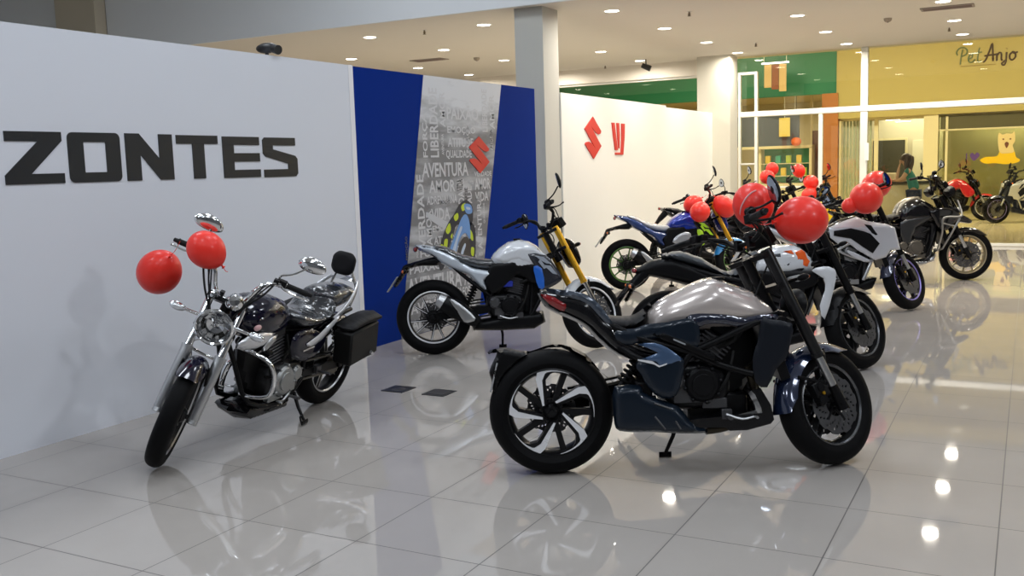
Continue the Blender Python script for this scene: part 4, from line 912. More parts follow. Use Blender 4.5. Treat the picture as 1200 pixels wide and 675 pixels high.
    def plate(s, path, W=0.03, blink=None, plate_c=None, m=None, ang=0.5, name='plate_bracket', pm=None, pw=0.14, ph=0.15):
        k = s.body(name, path, W, m or M_PLAS, 0.02, h=0.014)
        if blink:
            for sg in (-1, 1):
                p = Vector((blink[0], sg*0.02, blink[1]))
                q = B().tube([p, p+Vector((0, sg*0.06, 0))], 0.008, 8).ell((p.x, sg*0.115, p.z), (0.022, 0.032, 0.020), 14, 8).build('turn_signal', M_PLAS, s.t); B().ell((p.x-0.008, sg*0.118, p.z), (0.017, 0.027, 0.016), 14, 8).build('signal_lens', M_AMB, q)
        if plate_c:
            B().box((plate_c[0], 0, plate_c[1]), (0.008, pw, ph), (0, ang, 0)).build('number_plate', pm or mat('grey_plate', (0.30, 0.31, 0.32), 0.5), k)
        return k

# ------------------------------------------------------------------ pearl and dark blue power cruiser (front row)
def pearl_bike():
    t = lean_root('motorcycle', (2.167, 0.565), 28, 5, 'low motorcycle with a pearl champagne tank and dark blue body, standing nearest, side-on')
    k = Bike(t, wb=1.405, R=0.315, Rf=0.30, rake=25, steer=32)
    k.wheel('rear_wheel', False, 0.19, 0.222, 'hook', disc=(1,), discR=0.125, face_ring=False)
    k.wheel('front_wheel', True, 0.125, 0.207, 'five', disc=(-1, 1), discR=0.150, a0=0.3, mface=mat('dim_rim_edge', (0.16, 0.165, 0.175), 0.25, 0.9))
    B().box((0.83, 0, 0.325), (0.30, 0.15, 0.13)).build('belly_gap_filler', M_ENG, t)  # added dark filler for the gap between engine and belly pan
    k.fork(0.86, usd=True, mtube=mat('satin_black_fork', (0.012, 0.012, 0.013), 0.35, 0.4), mslide=M_ALLOY, rt=0.029, split=0.26, caliper=(-1, 1))
    k.fender(mat('midnight_blue_paint', (0.010, 0.018, 0.050), 0.14, 0.3, coat=1.0), 62, 186, 0.082, 0.022)
    k.bars(0.90, rise=0.05, back=0.20, half=0.37, mz=0.145, mx=0.09, my=-0.02, msize=(0.046, 0.078), mtw=-0.25, cy=0.23, msides=(-1,))
    k.dash(0.86, 0.08)
    k.headlight_round(0.53, 0.10, 0.08)
    for sg in (-1, 1): k.blinker(tuple(k.fp(0.66, sg*0.11, 0.05)), sg)
    pearl = mat('pearl_champagne_paint', (0.56, 0.50, 0.47), 0.24, 0.35, coat=1.0)
    tank = [(0.482, 0.700), (0.482, 0.757), (0.496, 0.794), (0.532, 0.841), (0.588, 0.878), (0.651, 0.907), (0.721, 0.94), (0.775, 0.960), (0.824, 0.968), (0.865, 0.96), (0.92, 0.935), (0.982, 0.912), (1.03, 0.89), (1.078, 0.854), (1.119, 0.817), (1.14, 0.779), (1.10, 0.74), (1.0, 0.70), (0.82, 0.70), (0.6, 0.69)]
    tk = k.body('fuel_tank', tank, lambda x, z: 0.155-0.07*abs((x-0.86)/0.38)**2, pearl, 0.13, h=0.02, pw=0.42)
    B().disc((0, 0, 0), 0.035, -0.006, 0.006, 24, M=Matrix.Translation((0.86, 0, 0.962)) @ Matrix.Rotation(pi/2, 4, 'X')).build('tank_cap', M_ENG, tk)
    k.body('tank_crease', [(0.78, 0.925), (0.88, 0.905), (0.96, 0.85), (1.06, 0.80), (1.13, 0.785), (1.05, 0.785), (0.93, 0.80), (0.90, 0.85), (0.86, 0.895)], lambda x, z: 0.152-0.07*abs((x-0.86)/0.38)**2, pearl, 0.05, par=tk)
    seat = [(0.577, 0.880), (0.534, 0.841), (0.50, 0.800), (0.485, 0.745), (0.441, 0.715), (0.364, 0.700), (0.281, 0.71), (0.214, 0.75), (0.208, 0.813), (0.243, 0.814), (0.269, 0.802), (0.338, 0.788), (0.408, 0.786), (0.457, 0.804), (0.5, 0.838), (0.549, 0.873)]
    k.body('seat', seat, 0.125, M_SEAT, 0.06)
    tail = [(-0.053, 0.926), (-0.019, 0.931), (0.066, 0.919), (0.134, 0.906), (0.198, 0.89), (0.239, 0.854), (0.277, 0.802), (0.335, 0.757), (0.359, 0.705), (0.431, 0.662), (0.50, 0.640), (0.60, 0.62), (0.62, 0.57), (0.527, 0.545), (0.428, 0.553), (0.335, 0.586), (0.285, 0.626), (0.239, 0.67), (0.185, 0.728), (0.13, 0.767), (0.063, 0.797), (0.021, 0.818), (-0.021, 0.848), (-0.047, 0.897)]
    tl = k.body('tail_unit', tail, lambda x, z: 0.05+0.09*min(1, max(0, (x+0.05)/0.4)), M_GLOSS, 0.05)
    k.sides('tail_light', [(-0.040, 0.911), (0.008, 0.901), (0.063, 0.880), (0.105, 0.856), (0.075, 0.823), (0.033, 0.841), (-0.007, 0.87)], lambda x, z: 0.045+0.085*min(1, max(0, (x+0.05)/0.4)), M_REDL, 0.010, 0.012, par=tl)
    k.sides('tail_trim', [(-0.011, 0.936), (0.065, 0.926), (0.132, 0.914), (0.196, 0.898), (0.25, 0.853), (0.30, 0.780), (0.31, 0.756), (0.273, 0.766), (0.215, 0.831), (0.157, 0.875), (0.073, 0.899), (0.009, 0.916)], lambda x, z: 0.042+0.085*min(1, max(0, (x+0.05)/0.4)), mat('grey_blue_trim', (0.05, 0.065, 0.09), 0.2, 0.3, coat=1), 0.010, 0.012, par=tl)
    k.sides('side_panel', [(0.325, 0.722), (0.421, 0.732), (0.472, 0.751), (0.573, 0.759), (0.67, 0.775), (0.72, 0.762), (0.735, 0.70), (0.72, 0.630), (0.65, 0.641), (0.546, 0.682), (0.449, 0.668), (0.39, 0.649), (0.323, 0.672)], lambda x, z: 0.125+0.03*min(1, max(0, (x-0.32)/0.2)), M_DKBL, 0.014, 0.02)
    k.sides('side_strip', [(0.50, 0.70), (0.56, 0.705), (0.68, 0.650), (0.83, 0.575), (0.80, 0.560), (0.66, 0.625)], 0.168, M_PLAS, 0.006, 0.01)
    cover = [(0.425, 0.654), (0.509, 0.66), (0.571, 0.637), (0.624, 0.597), (0.655, 0.563), (0.64, 0.475), (0.61, 0.396), (0.54, 0.385), (0.474, 0.442), (0.442, 0.502), (0.415, 0.566), (0.529, 0.609)]
    cv = k.sides('frame_cover', cover, 0.158, M_DKBL, 0.018, 0.03)
    for c, sg in zip(cv, (-1, 1)):
        B().inflate([(0.427, 0.655), (0.507, 0.660), (0.569, 0.636), (0.630, 0.588), (0.636, 0.571), (0.55, 0.543), (0.521, 0.551), (0.509, 0.567), (0.426, 0.58), (0.526, 0.612)], 0.006, 0.012, sg*0.174, 0.014).build('blue_flash', M_MIDB, c, 60)
        B().prism([(0.423, 0.584), (0.493, 0.573), (0.512, 0.560), (0.528, 0.549), (0.566, 0.560), (0.564, 0.553), (0.526, 0.541), (0.504, 0.555), (0.423, 0.577)], sg*0.180, sg*0.183).build('silver_zigzag', M_FACE, c)
        B().prism([(0.60, 0.672), (0.602, 0.679), (0.66, 0.652), (0.658, 0.645)], sg*0.176, sg*0.178).build('model_script', mat('grey_script', (0.3, 0.32, 0.34), 0.5), c)
    k.sides('tank_skirt', [(0.67, 0.778), (0.737, 0.796), (0.874, 0.785), (0.942, 0.768), (1.03, 0.780), (1.123, 0.778), (1.114, 0.749), (1.009, 0.740), (0.941, 0.722), (0.873, 0.738), (0.778, 0.744), (0.702, 0.722)], lambda x, z: 0.152-0.05*abs((x-0.86)/0.38)**2, mat('deep_navy_paint', (0.012, 0.016, 0.035), 0.2, 0.3, coat=1), 0.014, 0.02)
    ex = k.body('exhaust_silencer', [(0.311, 0.448), (0.437, 0.449), (0.452, 0.416), (0.532, 0.376), (0.621, 0.341), (0.669, 0.282), (0.707, 0.247), (0.77, 0.218), (0.756, 0.202), (0.635, 0.203), (0.504, 0.214), (0.423, 0.216), (0.33, 0.225), (0.306, 0.26), (0.30, 0.35)], 0.05, M_DKBL, 0.04, y0=-0.135)
    for a in ((0.50, 0.30, 0.55, 0.235), (0.60, 0.275, 0.625, 0.235), (0.50, 0.365, 0.58, 0.335)):
        B().tube([(a[0], -0.183, a[1]), (a[2], -0.183, a[3])], 0.005, 6).build('slot', M_ENGG, ex)
    B().tube([(0.76, -0.12, 0.215), (0.86, -0.10, 0.225), (1.0, -0.07, 0.27), (1.03, -0.06, 0.36), (0.99, -0.05, 0.52)], 0.024, 12, sm=4).build('exhaust_header', mat('heat_tinted_pipe', (0.05, 0.042, 0.03), 0.35, 0.9), t)
    OB = [(0.66, 0.270), (0.90, 0.290), (1.0, 0.302), (0.985, 0.36), (0.962, 0.405), (1.03, 0.418), (1.078, 0.334), (1.092, 0.261), (1.075, 0.241), (0.96, 0.213), (0.872, 0.212), (0.85, 0.230), (0.66, 0.233)]
    b = B()
    for sg in (-1, 1): b.prism(OB, sg*0.085, sg*0.15)
    b.prism([(0.70, 0.235), (1.07, 0.246), (1.07, 0.262), (0.70, 0.255)], -0.09, 0.09)
    bl = b.build('belly_pan', M_GLOSS, t)
    k.sides('belly_trim', [(0.915, 0.291), (1.033, 0.296), (1.029, 0.321), (1.001, 0.386), (0.981, 0.409), (0.968, 0.395), (0.998, 0.335), (1.002, 0.312)], 0.152, M_ALLOY, 0.004, 0.008, sm=1, par=bl)
    k.engine(0.745, 0.445, vtwin=True, k=1.02, m=M_ENG, mc=M_ENGG, W=0.13, cover_r=0.085)
    k.radiator(1.11, 0.60, 0.26, 0.30, -0.32)
    k.sides('radiator_cowl', [(1.039, 0.768), (1.076, 0.758), (1.189, 0.734), (1.183, 0.654), (1.156, 0.562), (1.105, 0.509), (1.061, 0.422), (1.003, 0.449), (0.992, 0.567), (1.019, 0.651)], 0.150, mat('satin_navy_plastic', (0.006, 0.008, 0.013), 0.38, spec=0.25), 0.012, 0.02)
    k.frame([[(1.16, 0.78, 0.05), (1.01, 0.745), (0.85, 0.672), (0.69, 0.607)], [(0.69, 0.607), (0.83, 0.54), (0.99, 0.49)], [(0.69, 0.607), (0.62, 0.50), (0.56, 0.40)], [(0.69, 0.607), (0.45, 0.68), (0.2, 0.80, 0.06)], [(0.62, 0.50), (0.40, 0.60), (0.25, 0.72, 0.06)]], r=0.017, y=0.145)
    k.swingarm(0.52, 0.42, 0.125, 0.085, M_PLAS, arms=(1,))
    k.shock((0.35, 0.42), (0.50, 0.62), 0.0, 0.035)
    k.pegs(0.86, 0.285, 0.15)
    k.kickstand((0.66, 0.12, 0.24), (0.60, 0.19, 0.032))
    pb = k.plate([(-0.30, 0.48), (-0.31, 0.52), (-0.29, 0.57), (-0.268, 0.618), (-0.31, 0.612), (-0.305, 0.632), (-0.233, 0.642), (-0.19, 0.635), (-0.1, 0.620), (-0.02, 0.645), (0.06, 0.650), (0.18, 0.60), (0.26, 0.50), (0.33, 0.44), (0.20, 0.55), (0.06, 0.635), (-0.06, 0.622), (-0.127, 0.590), (-0.193, 0.537), (-0.238, 0.486), (-0.284, 0.392)], 0.07, plate_c=(-0.285, 0.50), ang=0.25, name='rear_mudguard')
    return t
pearl_bike()

def street_bike(o, head, label, tankm, tailm, shroudm, accent, steer=22, L=5, decal=None, wrap=True, rimline=None, detail=True, mirrors=True, blueflash=None, seatm=None, tyre=None, group=None, headm=None, sidem=None):
    """the small gold-forked street motorcycle"""
    t = lean_root('motorcycle', o, head, L, label, group=group)
    k = Bike(t, wb=1.345, R=0.315, Rf=0.300, rake=26, steer=steer, fy=0.10)
    k.wheel('rear_wheel', False, 0.14, 0.222, 'ten', disc=(1,), discR=0.12, mface=rimline or M_FACE)
    k.wheel('front_wheel', True, 0.115, 0.220, 'ten', disc=(-1,), discR=0.145, mface=rimline or M_FACE)
    k.fork(0.80, usd=True, mtube=M_GOLD, mslide=M_CHROME, rt=0.026, split=0.27, caliper=(-1,))
    k.fender(tankm if not blueflash else blueflash, 40, 165, 0.07, 0.02)
    k.bars(0.80, rise=0.10, back=0.17, half=0.36, cy=0.23, mly=0.24, mz=0.21, mx=0.06, my=0.0, mirror='tri', msize=(0.032, 0.070), mzl=0.02, mtw=-0.6)
    k.dash(0.76, 0.10, (0.05, 0.14, 0.08))
    k.headlight_poly([(1.10, 0.94), (1.165, 0.935), (1.225, 0.875), (1.258, 0.78), (1.256, 0.715), (1.215, 0.690), (1.165, 0.740), (1.115, 0.85)], 0.11, headm or M_GLOSS, [(1.19, 0.89), (1.235, 0.86), (1.268, 0.78), (1.262, 0.73), (1.235, 0.75)])
    for sg in (-1, 1): k.blinker(tuple(k.fp(0.58, sg*0.10, 0.05)), sg)
    tank = [(0.500, 0.800), (0.520, 0.832), (0.564, 0.873), (0.645, 0.925), (0.733, 0.948), (0.819, 0.925), (0.882, 0.888), (0.943, 0.814), (0.985, 0.765), (0.90, 0.68), (0.75, 0.67), (0.56, 0.69), (0.49, 0.755)]
    tk = k.body('fuel_tank', tank, lambda x, z: (0.145-0.06*abs((x-0.74)/0.3)**2)*(1-0.45*max(0, (z-0.87)/0.08)), tankm, 0.055, pw=0.5, sm=1)
    k.sides('tank_side', [(0.52, 0.79), (0.60, 0.845), (0.74, 0.885), (0.86, 0.870), (0.945, 0.810), (0.95, 0.77), (0.86, 0.725), (0.77, 0.755), (0.70, 0.775), (0.60, 0.75)], 0.135, tankm, 0.014, 0.02, sm=1, par=tk)
    B().disc((0, 0, 0), 0.032, -0.006, 0.006, 24, M=Matrix.Translation((0.72, 0, 0.945)) @ Matrix.Rotation(pi/2, 4, 'X')).build('tank_cap', M_ENG, tk)
    B().disc((0.875, 0, 0.845), 0.016, -0.130, -0.122, 16).build('tank_badge', M_CHROME, tk)
    k.sides('side_cover', [(0.50, 0.745), (0.60, 0.750), (0.70, 0.775), (0.80, 0.750), (0.870, 0.722), (0.885, 0.60), (0.82, 0.58), (0.72, 0.66), (0.60, 0.56), (0.50, 0.50), (0.44, 0.58), (0.46, 0.67)], 0.13, M_PLAS, 0.014, 0.03)
    if sidem: k.sides('silver_side_panel', [(0.545, 0.575), (0.60, 0.65), (0.70, 0.69), (0.77, 0.67), (0.77, 0.60), (0.74, 0.55), (0.62, 0.545)], 0.148, sidem, 0.014, 0.03)
    sh = k.sides('tank_shroud', [(0.800, 0.818), (0.942, 0.806), (1.018, 0.723), (1.078, 0.617), (1.058, 0.578), (0.977, 0.533), (0.910, 0.518), (0.880, 0.586), (0.857, 0.714)], 0.150, shroudm, 0.014, 0.025)
    k.sides('accent_panel', [(0.845, 0.715), (0.912, 0.695), (0.930, 0.538), (0.880, 0.536), (0.853, 0.637)], 0.168, accent, 0.006, 0.01)
    if decal:
        for sg in (-1, 1):
            B().prism([(0.86, 0.80), (0.93, 0.79), (0.99, 0.73), (0.95, 0.735), (0.91, 0.76)], sg*0.166, sg*0.169).prism([(0.92, 0.725), (0.985, 0.715), (1.04, 0.64), (1.0, 0.65), (0.96, 0.69)], sg*0.166, sg*0.169).prism([(0.90, 0.775), (0.95, 0.70), (0.93, 0.69), (0.885, 0.75)], sg*0.166, sg*0.169).build('graphic', decal, sh[0 if sg < 0 else 1])
    k.body('seat', [(0.02, 0.918), (0.127, 0.902), (0.238, 0.840), (0.394, 0.798), (0.553, 0.785), (0.614, 0.757), (0.562, 0.712), (0.454, 0.690), (0.282, 0.733), (0.158, 0.800), (0.033, 0.870)], 0.095, seatm or (M_PLASTIC_WRAP if wrap else M_SEAT), 0.04)
    tl = k.body('tail_unit', [(-0.144, 0.927), (0.005, 0.913), (0.129, 0.858), (0.238, 0.792), (0.345, 0.724), (0.486, 0.694), (0.515, 0.654), (0.444, 0.607), (0.486, 0.492), (0.386, 0.556), (0.311, 0.645), (0.202, 0.695), (0.078, 0.762), (0.002, 0.829), (-0.092, 0.872)], lambda x, z: 0.06+0.085*min(1, max(0, (x+0.15)/0.45)), tailm, 0.03)
    k.sides('tail_trim', [(-0.10, 0.915), (0.02, 0.895), (0.12, 0.835), (0.20, 0.775), (0.10, 0.80), (0.0, 0.86)], lambda x, z: 0.047+0.08*min(1, max(0, (x+0.15)/0.45)), shroudm, 0.008, 0.012, par=tl)
    B().ell((-0.135, 0, 0.885), (0.02, 0.045, 0.022), 14, 8).build('tail_light', M_REDL, tl)
    k.plate([(-0.244, 0.75), (-0.194, 0.77), (-0.083, 0.799), (0.02, 0.82), (0.09, 0.79), (0.041, 0.745), (-0.08, 0.748), (-0.19, 0.727), (-0.225, 0.68), (-0.30, 0.58), (-0.325, 0.59), (-0.275, 0.68)], 0.05, blink=(-0.225, 0.705), plate_c=(-0.335, 0.60), ang=0.62, name='mudguard_hanger')
    mf = B().tube([(0.37, -0.15, 0.262), (0.30, -0.155, 0.315), (0.20, -0.16, 0.375), (0.09, -0.165, 0.44), (0.055, -0.165, 0.462)], [0.045, 0.068, 0.078, 0.070, 0.05], 20).build('exhaust_silencer', M_PLAS, t)
    B().inflate([(0.14, 0.47), (0.18, 0.462), (0.268, 0.395), (0.352, 0.306), (0.310, 0.277), (0.257, 0.279), (0.21, 0.358)], 0.008, 0.02, -0.235, 0.012).build('heat_shield', M_ALLOY, mf, 60)
    B().tube([(0.09, -0.165, 0.44), (0.045, -0.165, 0.470)], [0.072, 0.055], 20).build('end_cap', M_ALLOY, mf)
    k.body('belly_pan', [(0.30, 0.27), (0.476, 0.296), (0.655, 0.325), (0.92, 0.337), (0.940, 0.241), (0.844, 0.185), (0.579, 0.180), (0.330, 0.190)], 0.12, M_PLAS, 0.04, sm=1)
    k.engine(0.64, 0.40, tilt=16, k=0.92, mc=M_ENGG, m=M_ENG, W=0.12, pipe=M_ENG, bright=mat('blue_cover', (0.02, 0.03, 0.12), 0.3, 0.5) if False else None)
    B().box((0.62, -0.10, 0.575), (0.10, 0.06, 0.05)).build('blue_injector_cover', mat('blue_plastic', (0.015, 0.03, 0.30), 0.35), t)
    k.frame([[(1.04, 0.80, 0.05), (0.80, 0.72), (0.55, 0.58), (0.46, 0.40)], [(1.0, 0.70, 0.04), (0.90, 0.45), (0.80, 0.28)], [(0.55, 0.62), (0.25, 0.72), (0.0, 0.85, 0.05)], [(0.48, 0.48), (0.30, 0.62), (0.15, 0.76, 0.06)]], r=0.015, y=0.10)
    k.swingarm(0.46, 0.37, 0.095, 0.06)
    k.shock((0.28, 0.40), (0.38, 0.62), 0.0, 0.03, ms=M_RUB)
    k.pegs(0.56, 0.30, 0.12)
    k.kickstand((0.56, 0.12, 0.24), (0.575, 0.20, 0.03))
    return t
white = mat('gloss_white_paint', (0.62, 0.64, 0.67), 0.22, coat=1.0)
icegrey = mat('ice_grey_paint', (0.52, 0.57, 0.63), 0.25, 0.2, coat=0.8, bump=0.5, bscale=30)
blue = mat('bright_blue_plastic', (0.012, 0.12, 0.55), 0.3, coat=0.5)
street_bike((-0.121, 3.058), 30.1, 'street motorcycle with a white tank and gold forks in front of the blue display panel', white, icegrey, mat('patterned_black', (0.018, 0.02, 0.028), 0.25, coat=0.8), blue, steer=34, decal=mat('grey_graphic', (0.30, 0.33, 0.38), 0.4))
deepblue = mat('racing_blue_paint', (0.006, 0.03, 0.33), 0.16, 0.3, coat=1.0)
street_bike((-0.07, 7.38), 28, 'street motorcycle with a bright blue tank and gold forks before the cream partition', deepblue, mat('wrapped_blue_paint', (0.03, 0.06, 0.20), 0.2, 0.2, coat=1.0, bump=0.8, bscale=30), M_GLOSS, mat('acid_green', (0.38, 0.68, 0.02), 0.35), steer=32, decal=mat('acid_green', (0.38, 0.68, 0.02), 0.35), blueflash=mat('sky_blue_paint', (0.03, 0.22, 0.50), 0.25, coat=0.8), rimline=mat('green_rim_line', (0.12, 0.30, 0.05), 0.4), seatm=mat('silver_wrapped_seat', (0.42, 0.43, 0.44), 0.25, coat=1, bump=1.0, bscale=26), headm=deepblue, sidem=mat('silver_side_paint', (0.42, 0.43, 0.45), 0.25, 0.5, coat=0.8))

def naked(o, head, label, wb=1.37, steer=36, L=5, kind='orange', tankm=None, group=None):
    t = lean_root('motorcycle', o, head, L, label, group=group)
    k = Bike(t, wb=wb, R=0.31, Rf=0.30, rake=25, steer=steer, fy=0.105)
    st = {'orange': 'five', 'white': 'y', 'plain': 'ten', 'yellow': 'y'}[kind]
    face = {'white': mat('violet_rim_line', (0.35, 0.30, 0.75), 0.3, 0.5), 'orange': mat('dim_rim_edge', (0.16, 0.165, 0.175), 0.25, 0.9)}.get(kind, M_FACE)
    k.wheel('rear_wheel', False, 0.17, 0.220, st, disc=(1,), discR=0.12, mface=face)
    k.wheel('front_wheel', True, 0.12, 0.218, st, disc=(-1, 1), discR=0.15, mface=face, a0=0.5)
    k.fork(0.82, usd=True, mtube=M_PLAS, mslide=M_ALLOY, rt=0.029, split=0.26, caliper=(-1, 1))
    k.fender({'orange': M_PLAS, 'white': mat('grey_violet_paint', (0.05, 0.055, 0.09), 0.25, 0.3, coat=0.8), 'plain': M_PLAS, 'yellow': tankm or M_GLOSS}[kind], 55, 178, 0.075, 0.02)
    k.bars(0.84, rise=0.06, back=0.19, half=0.37, mz={'orange': 0.07, 'white': 0.08}.get(kind, 0.17), mx=0.05 if kind == 'white' else 0.0, my=0.02, msize={'white': (0.045, 0.075), 'orange': (0.075, 0.032)}.get(kind, (0.04, 0.06)), mir_m=M_PLAS, cy=0.24, mly=0.40 if kind == 'white' else 0.24, mzl=0.09 if kind == 'white' else None, mtw=-0.3)
    k.dash(0.80, 0.09)
    k.headlight_poly([(wb-0.25, 0.96), (wb-0.17, 0.95), (wb-0.11, 0.88), (wb-0.10, 0.78), (wb-0.15, 0.74), (wb-0.21, 0.80), (wb-0.25, 0.88)], 0.10, M_GLOSS, [(wb-0.15, 0.91), (wb-0.10, 0.87), (wb-0.085, 0.80), (wb-0.12, 0.79)])
    for sg in (-1, 1): k.blinker(tuple(k.fp(0.62, sg*0.11, 0.04)), sg)
    if kind == 'orange':
        tw = white
        tk = k.body('fuel_tank', [(0.58, 0.779), (0.606, 0.84), (0.662, 0.889), (0.73, 0.916), (0.805, 0.930), (0.92, 0.926), (1.0, 0.873), (1.066, 0.766), (0.98, 0.69), (0.733, 0.68), (0.60, 0.70)], lambda x, z: 0.155-0.06*abs((x-0.8)/0.3)**2, tw, 0.10, pw=0.42)
        for sg in (-1, 1):
            def yo(x, z, sg=sg): return sg*(0.149-0.05*abs((x-0.8)/0.3)**2)
            B().inflate([(0.89, 0.872), (0.934, 0.889), (0.962, 0.868), (0.978, 0.823), (0.997, 0.804), (0.978, 0.765), (0.938, 0.772), (0.944, 0.812), (0.90, 0.812), (0.895, 0.835)], 0.006, 0.008, yo, 0.012, 1).inflate([(0.80, 0.880), (0.86, 0.887), (0.885, 0.850), (0.85, 0.862)], 0.005, 0.008, yo, 0.012, 1).build('orange_graphic', mat('orange_vinyl', (0.85, 0.12, 0.01), 0.35), tk)
            B().inflate([(0.68, 0.80), (0.70, 0.86), (0.78, 0.865), (0.79, 0.83), (0.74, 0.835), (0.725, 0.80), (0.80, 0.79), (0.87, 0.82), (0.85, 0.77), (0.72, 0.765)], 0.006, 0.008, yo, 0.012, 1).build('dark_graphic', mat('dark_grey_vinyl', (0.03, 0.035, 0.045), 0.4), tk)
        k.sides('radiator_spoiler', [(0.985, 0.740), (1.081, 0.765), (1.138, 0.750), (1.165, 0.714), (1.143, 0.593), (1.076, 0.385), (1.042, 0.483), (1.082, 0.595), (1.072, 0.680)], 0.19, tw, 0.012, 0.02)
        k.body('seat', [(-0.06, 0.885), (0.087, 0.905), (0.191, 0.868), (0.24, 0.851), (0.375, 0.765), (0.455, 0.75), (0.55, 0.847), (0.640, 0.908), (0.65, 0.795), (0.56, 0.725), (0.435, 0.69), (0.22, 0.77), (0.005, 0.845)], 0.12, mat('slate_seat', (0.035, 0.042, 0.05), 0.45), 0.05)
        tl = k.body('tail_unit', [(-0.268, 0.767), (-0.205, 0.800), (-0.124, 0.845), (0.031, 0.857), (0.233, 0.780), (0.429, 0.705), (0.60, 0.74), (0.70, 0.70), (0.704, 0.60), (0.60, 0.56), (0.395, 0.570), (0.088, 0.665), (-0.096, 0.716), (-0.219, 0.741)], lambda x, z: 0.045+0.09*min(1, max(0, (x+0.25)/0.5)), M_PLAS, 0.05)
        B().ell((-0.25, 0, 0.770), (0.02, 0.04, 0.02), 14, 8).build('tail_light', M_REDL, tl)
        k.plate([(-0.19, 0.79), (-0.14, 0.73), (-0.236, 0.650), (-0.301, 0.548), (-0.328, 0.56), (-0.286, 0.629), (-0.365, 0.556), (-0.385, 0.575), (-0.285, 0.690)], 0.045, blink=(-0.285, 0.66), plate_c=(-0.345, 0.58), ang=0.6, name='mudguard_hanger', pm=M_PLAS)
        k.sides('side_cover', [(0.55, 0.74), (0.75, 0.735), (1.0, 0.735), (1.05, 0.66), (0.95, 0.60), (0.72, 0.58), (0.58, 0.60)], 0.15, M_PLAS, 0.012, 0.02)
        k.sides('air_scoop', [(0.80, 0.68), (0.90, 0.71), (0.98, 0.70), (0.90, 0.66)], 0.165, M_ALLOY, 0.003, 0.008)
    elif kind == 'white':
        tw = mat('cool_white_paint', (0.55, 0.56, 0.60), 0.22, 0.1, coat=1.0)
        tk = k.body('fuel_tank', [(0.52, 0.80), (0.60, 0.87), (0.72, 0.93), (0.86, 0.965), (0.98, 0.93), (1.10, 0.88), (1.16, 0.80), (1.0, 0.70), (0.7, 0.70), (0.54, 0.74)], 0.11, M_GLOSS, 0.10)
        k.sides('tank_fairing', [(0.558, 0.847), (0.719, 0.908), (0.859, 0.950), (0.954, 0.903), (1.144, 0.863), (1.21, 0.828), (1.262, 0.610), (1.16, 0.604), (1.117, 0.540), (1.011, 0.512), (0.84, 0.615), (0.738, 0.700), (0.664, 0.670), (0.57, 0.748)], lambda x, z: 0.165-0.09*max(0, z-0.84)/0.12, tw, 0.016, 0.03, sm=1)
        k.sides('dark_inset', [(0.600, 0.812), (0.769, 0.835), (0.90, 0.800), (0.96, 0.775), (1.050, 0.676), (0.980, 0.580), (0.872, 0.655), (0.768, 0.732), (0.598, 0.765)], 0.186, M_PLAS, 0.006, 0.01, sm=1)
        k.sides('dark_dart', [(0.900, 0.872), (0.970, 0.858), (1.064, 0.722), (0.975, 0.780)], 0.180, M_PLAS, 0.008, 0.008, sm=1)
        k.sides('lower_blade', [(0.70, 0.63), (0.80, 0.60), (0.92, 0.535), (1.0, 0.50), (0.9, 0.50), (0.78, 0.56)], 0.165, tw, 0.008, 0.01, sm=1)
        k.body('seat', [(-0.08, 0.93), (0.1, 0.92), (0.22, 0.86), (0.38, 0.80), (0.50, 0.80), (0.56, 0.84), (0.60, 0.78), (0.5, 0.73), (0.2, 0.78), (0.0, 0.86)], 0.12, M_SEAT, 0.05)
        tl = k.body('tail_unit', [(-0.20, 0.93), (0.0, 0.90), (0.2, 0.80), (0.5, 0.74), (0.56, 0.66), (0.4, 0.62), (0.1, 0.74), (-0.1, 0.85)], lambda x, z: 0.045+0.09*min(1, max(0, (x+0.25)/0.5)), tw, 0.05)
        B().ell((-0.18, 0, 0.91), (0.02, 0.04, 0.02), 14, 8).build('tail_light', M_REDL, tl)
        k.plate([(-0.12, 0.87), (-0.02, 0.84), (-0.18, 0.70), (-0.30, 0.56), (-0.33, 0.57), (-0.24, 0.70)], 0.045, blink=(-0.24, 0.68), plate_c=(-0.32, 0.60), ang=0.6, name='mudguard_hanger')
    else:
        tw = tankm or M_GLOSS
        k.body('fuel_tank', [(0.50, 0.80), (0.56, 0.87), (0.66, 0.94), (0.78, 0.97), (0.90, 0.94), (1.0, 0.87), (1.06, 0.77), (0.9, 0.68), (0.6, 0.68)], 0.15, tw, 0.10)
        k.sides('tank_shroud', [(0.80, 0.83), (0.98, 0.82), (1.10, 0.72), (1.14, 0.60), (1.0, 0.52), (0.90, 0.60)], 0.16, tw, 0.014, 0.025)
        k.body('seat', [(-0.10, 0.92), (0.1, 0.90), (0.25, 0.83), (0.40, 0.79), (0.52, 0.81), (0.55, 0.75), (0.4, 0.70), (0.15, 0.77), (-0.05, 0.87)], 0.12, M_SEAT, 0.05)
        tl = k.body('tail_unit', [(-0.18, 0.93), (0.0, 0.88), (0.2, 0.78), (0.5, 0.72), (0.55, 0.62), (0.35, 0.60), (0.1, 0.72), (-0.12, 0.86)], lambda x, z: 0.045+0.09*min(1, max(0, (x+0.25)/0.5)), tw, 0.05)
        B().ell((-0.165, 0, 0.905), (0.02, 0.04, 0.02), 14, 8).build('tail_light', M_REDL, tl)
        k.plate([(-0.12, 0.87), (-0.02, 0.84), (-0.18, 0.70), (-0.28, 0.58), (-0.31, 0.59), (-0.24, 0.70)], 0.04, blink=(-0.23, 0.69), plate_c=(-0.30, 0.62), ang=0.6, name='mudguard_hanger')
    k.engine(0.74, 0.40, tilt=22, k=1.0, W=0.135, m=M_ENG, mc=M_ENGG if kind != 'white' else M_ALLOY, pipe=M_ENGG)
    k.radiator(1.10, 0.56, 0.24, 0.26, -0.35)
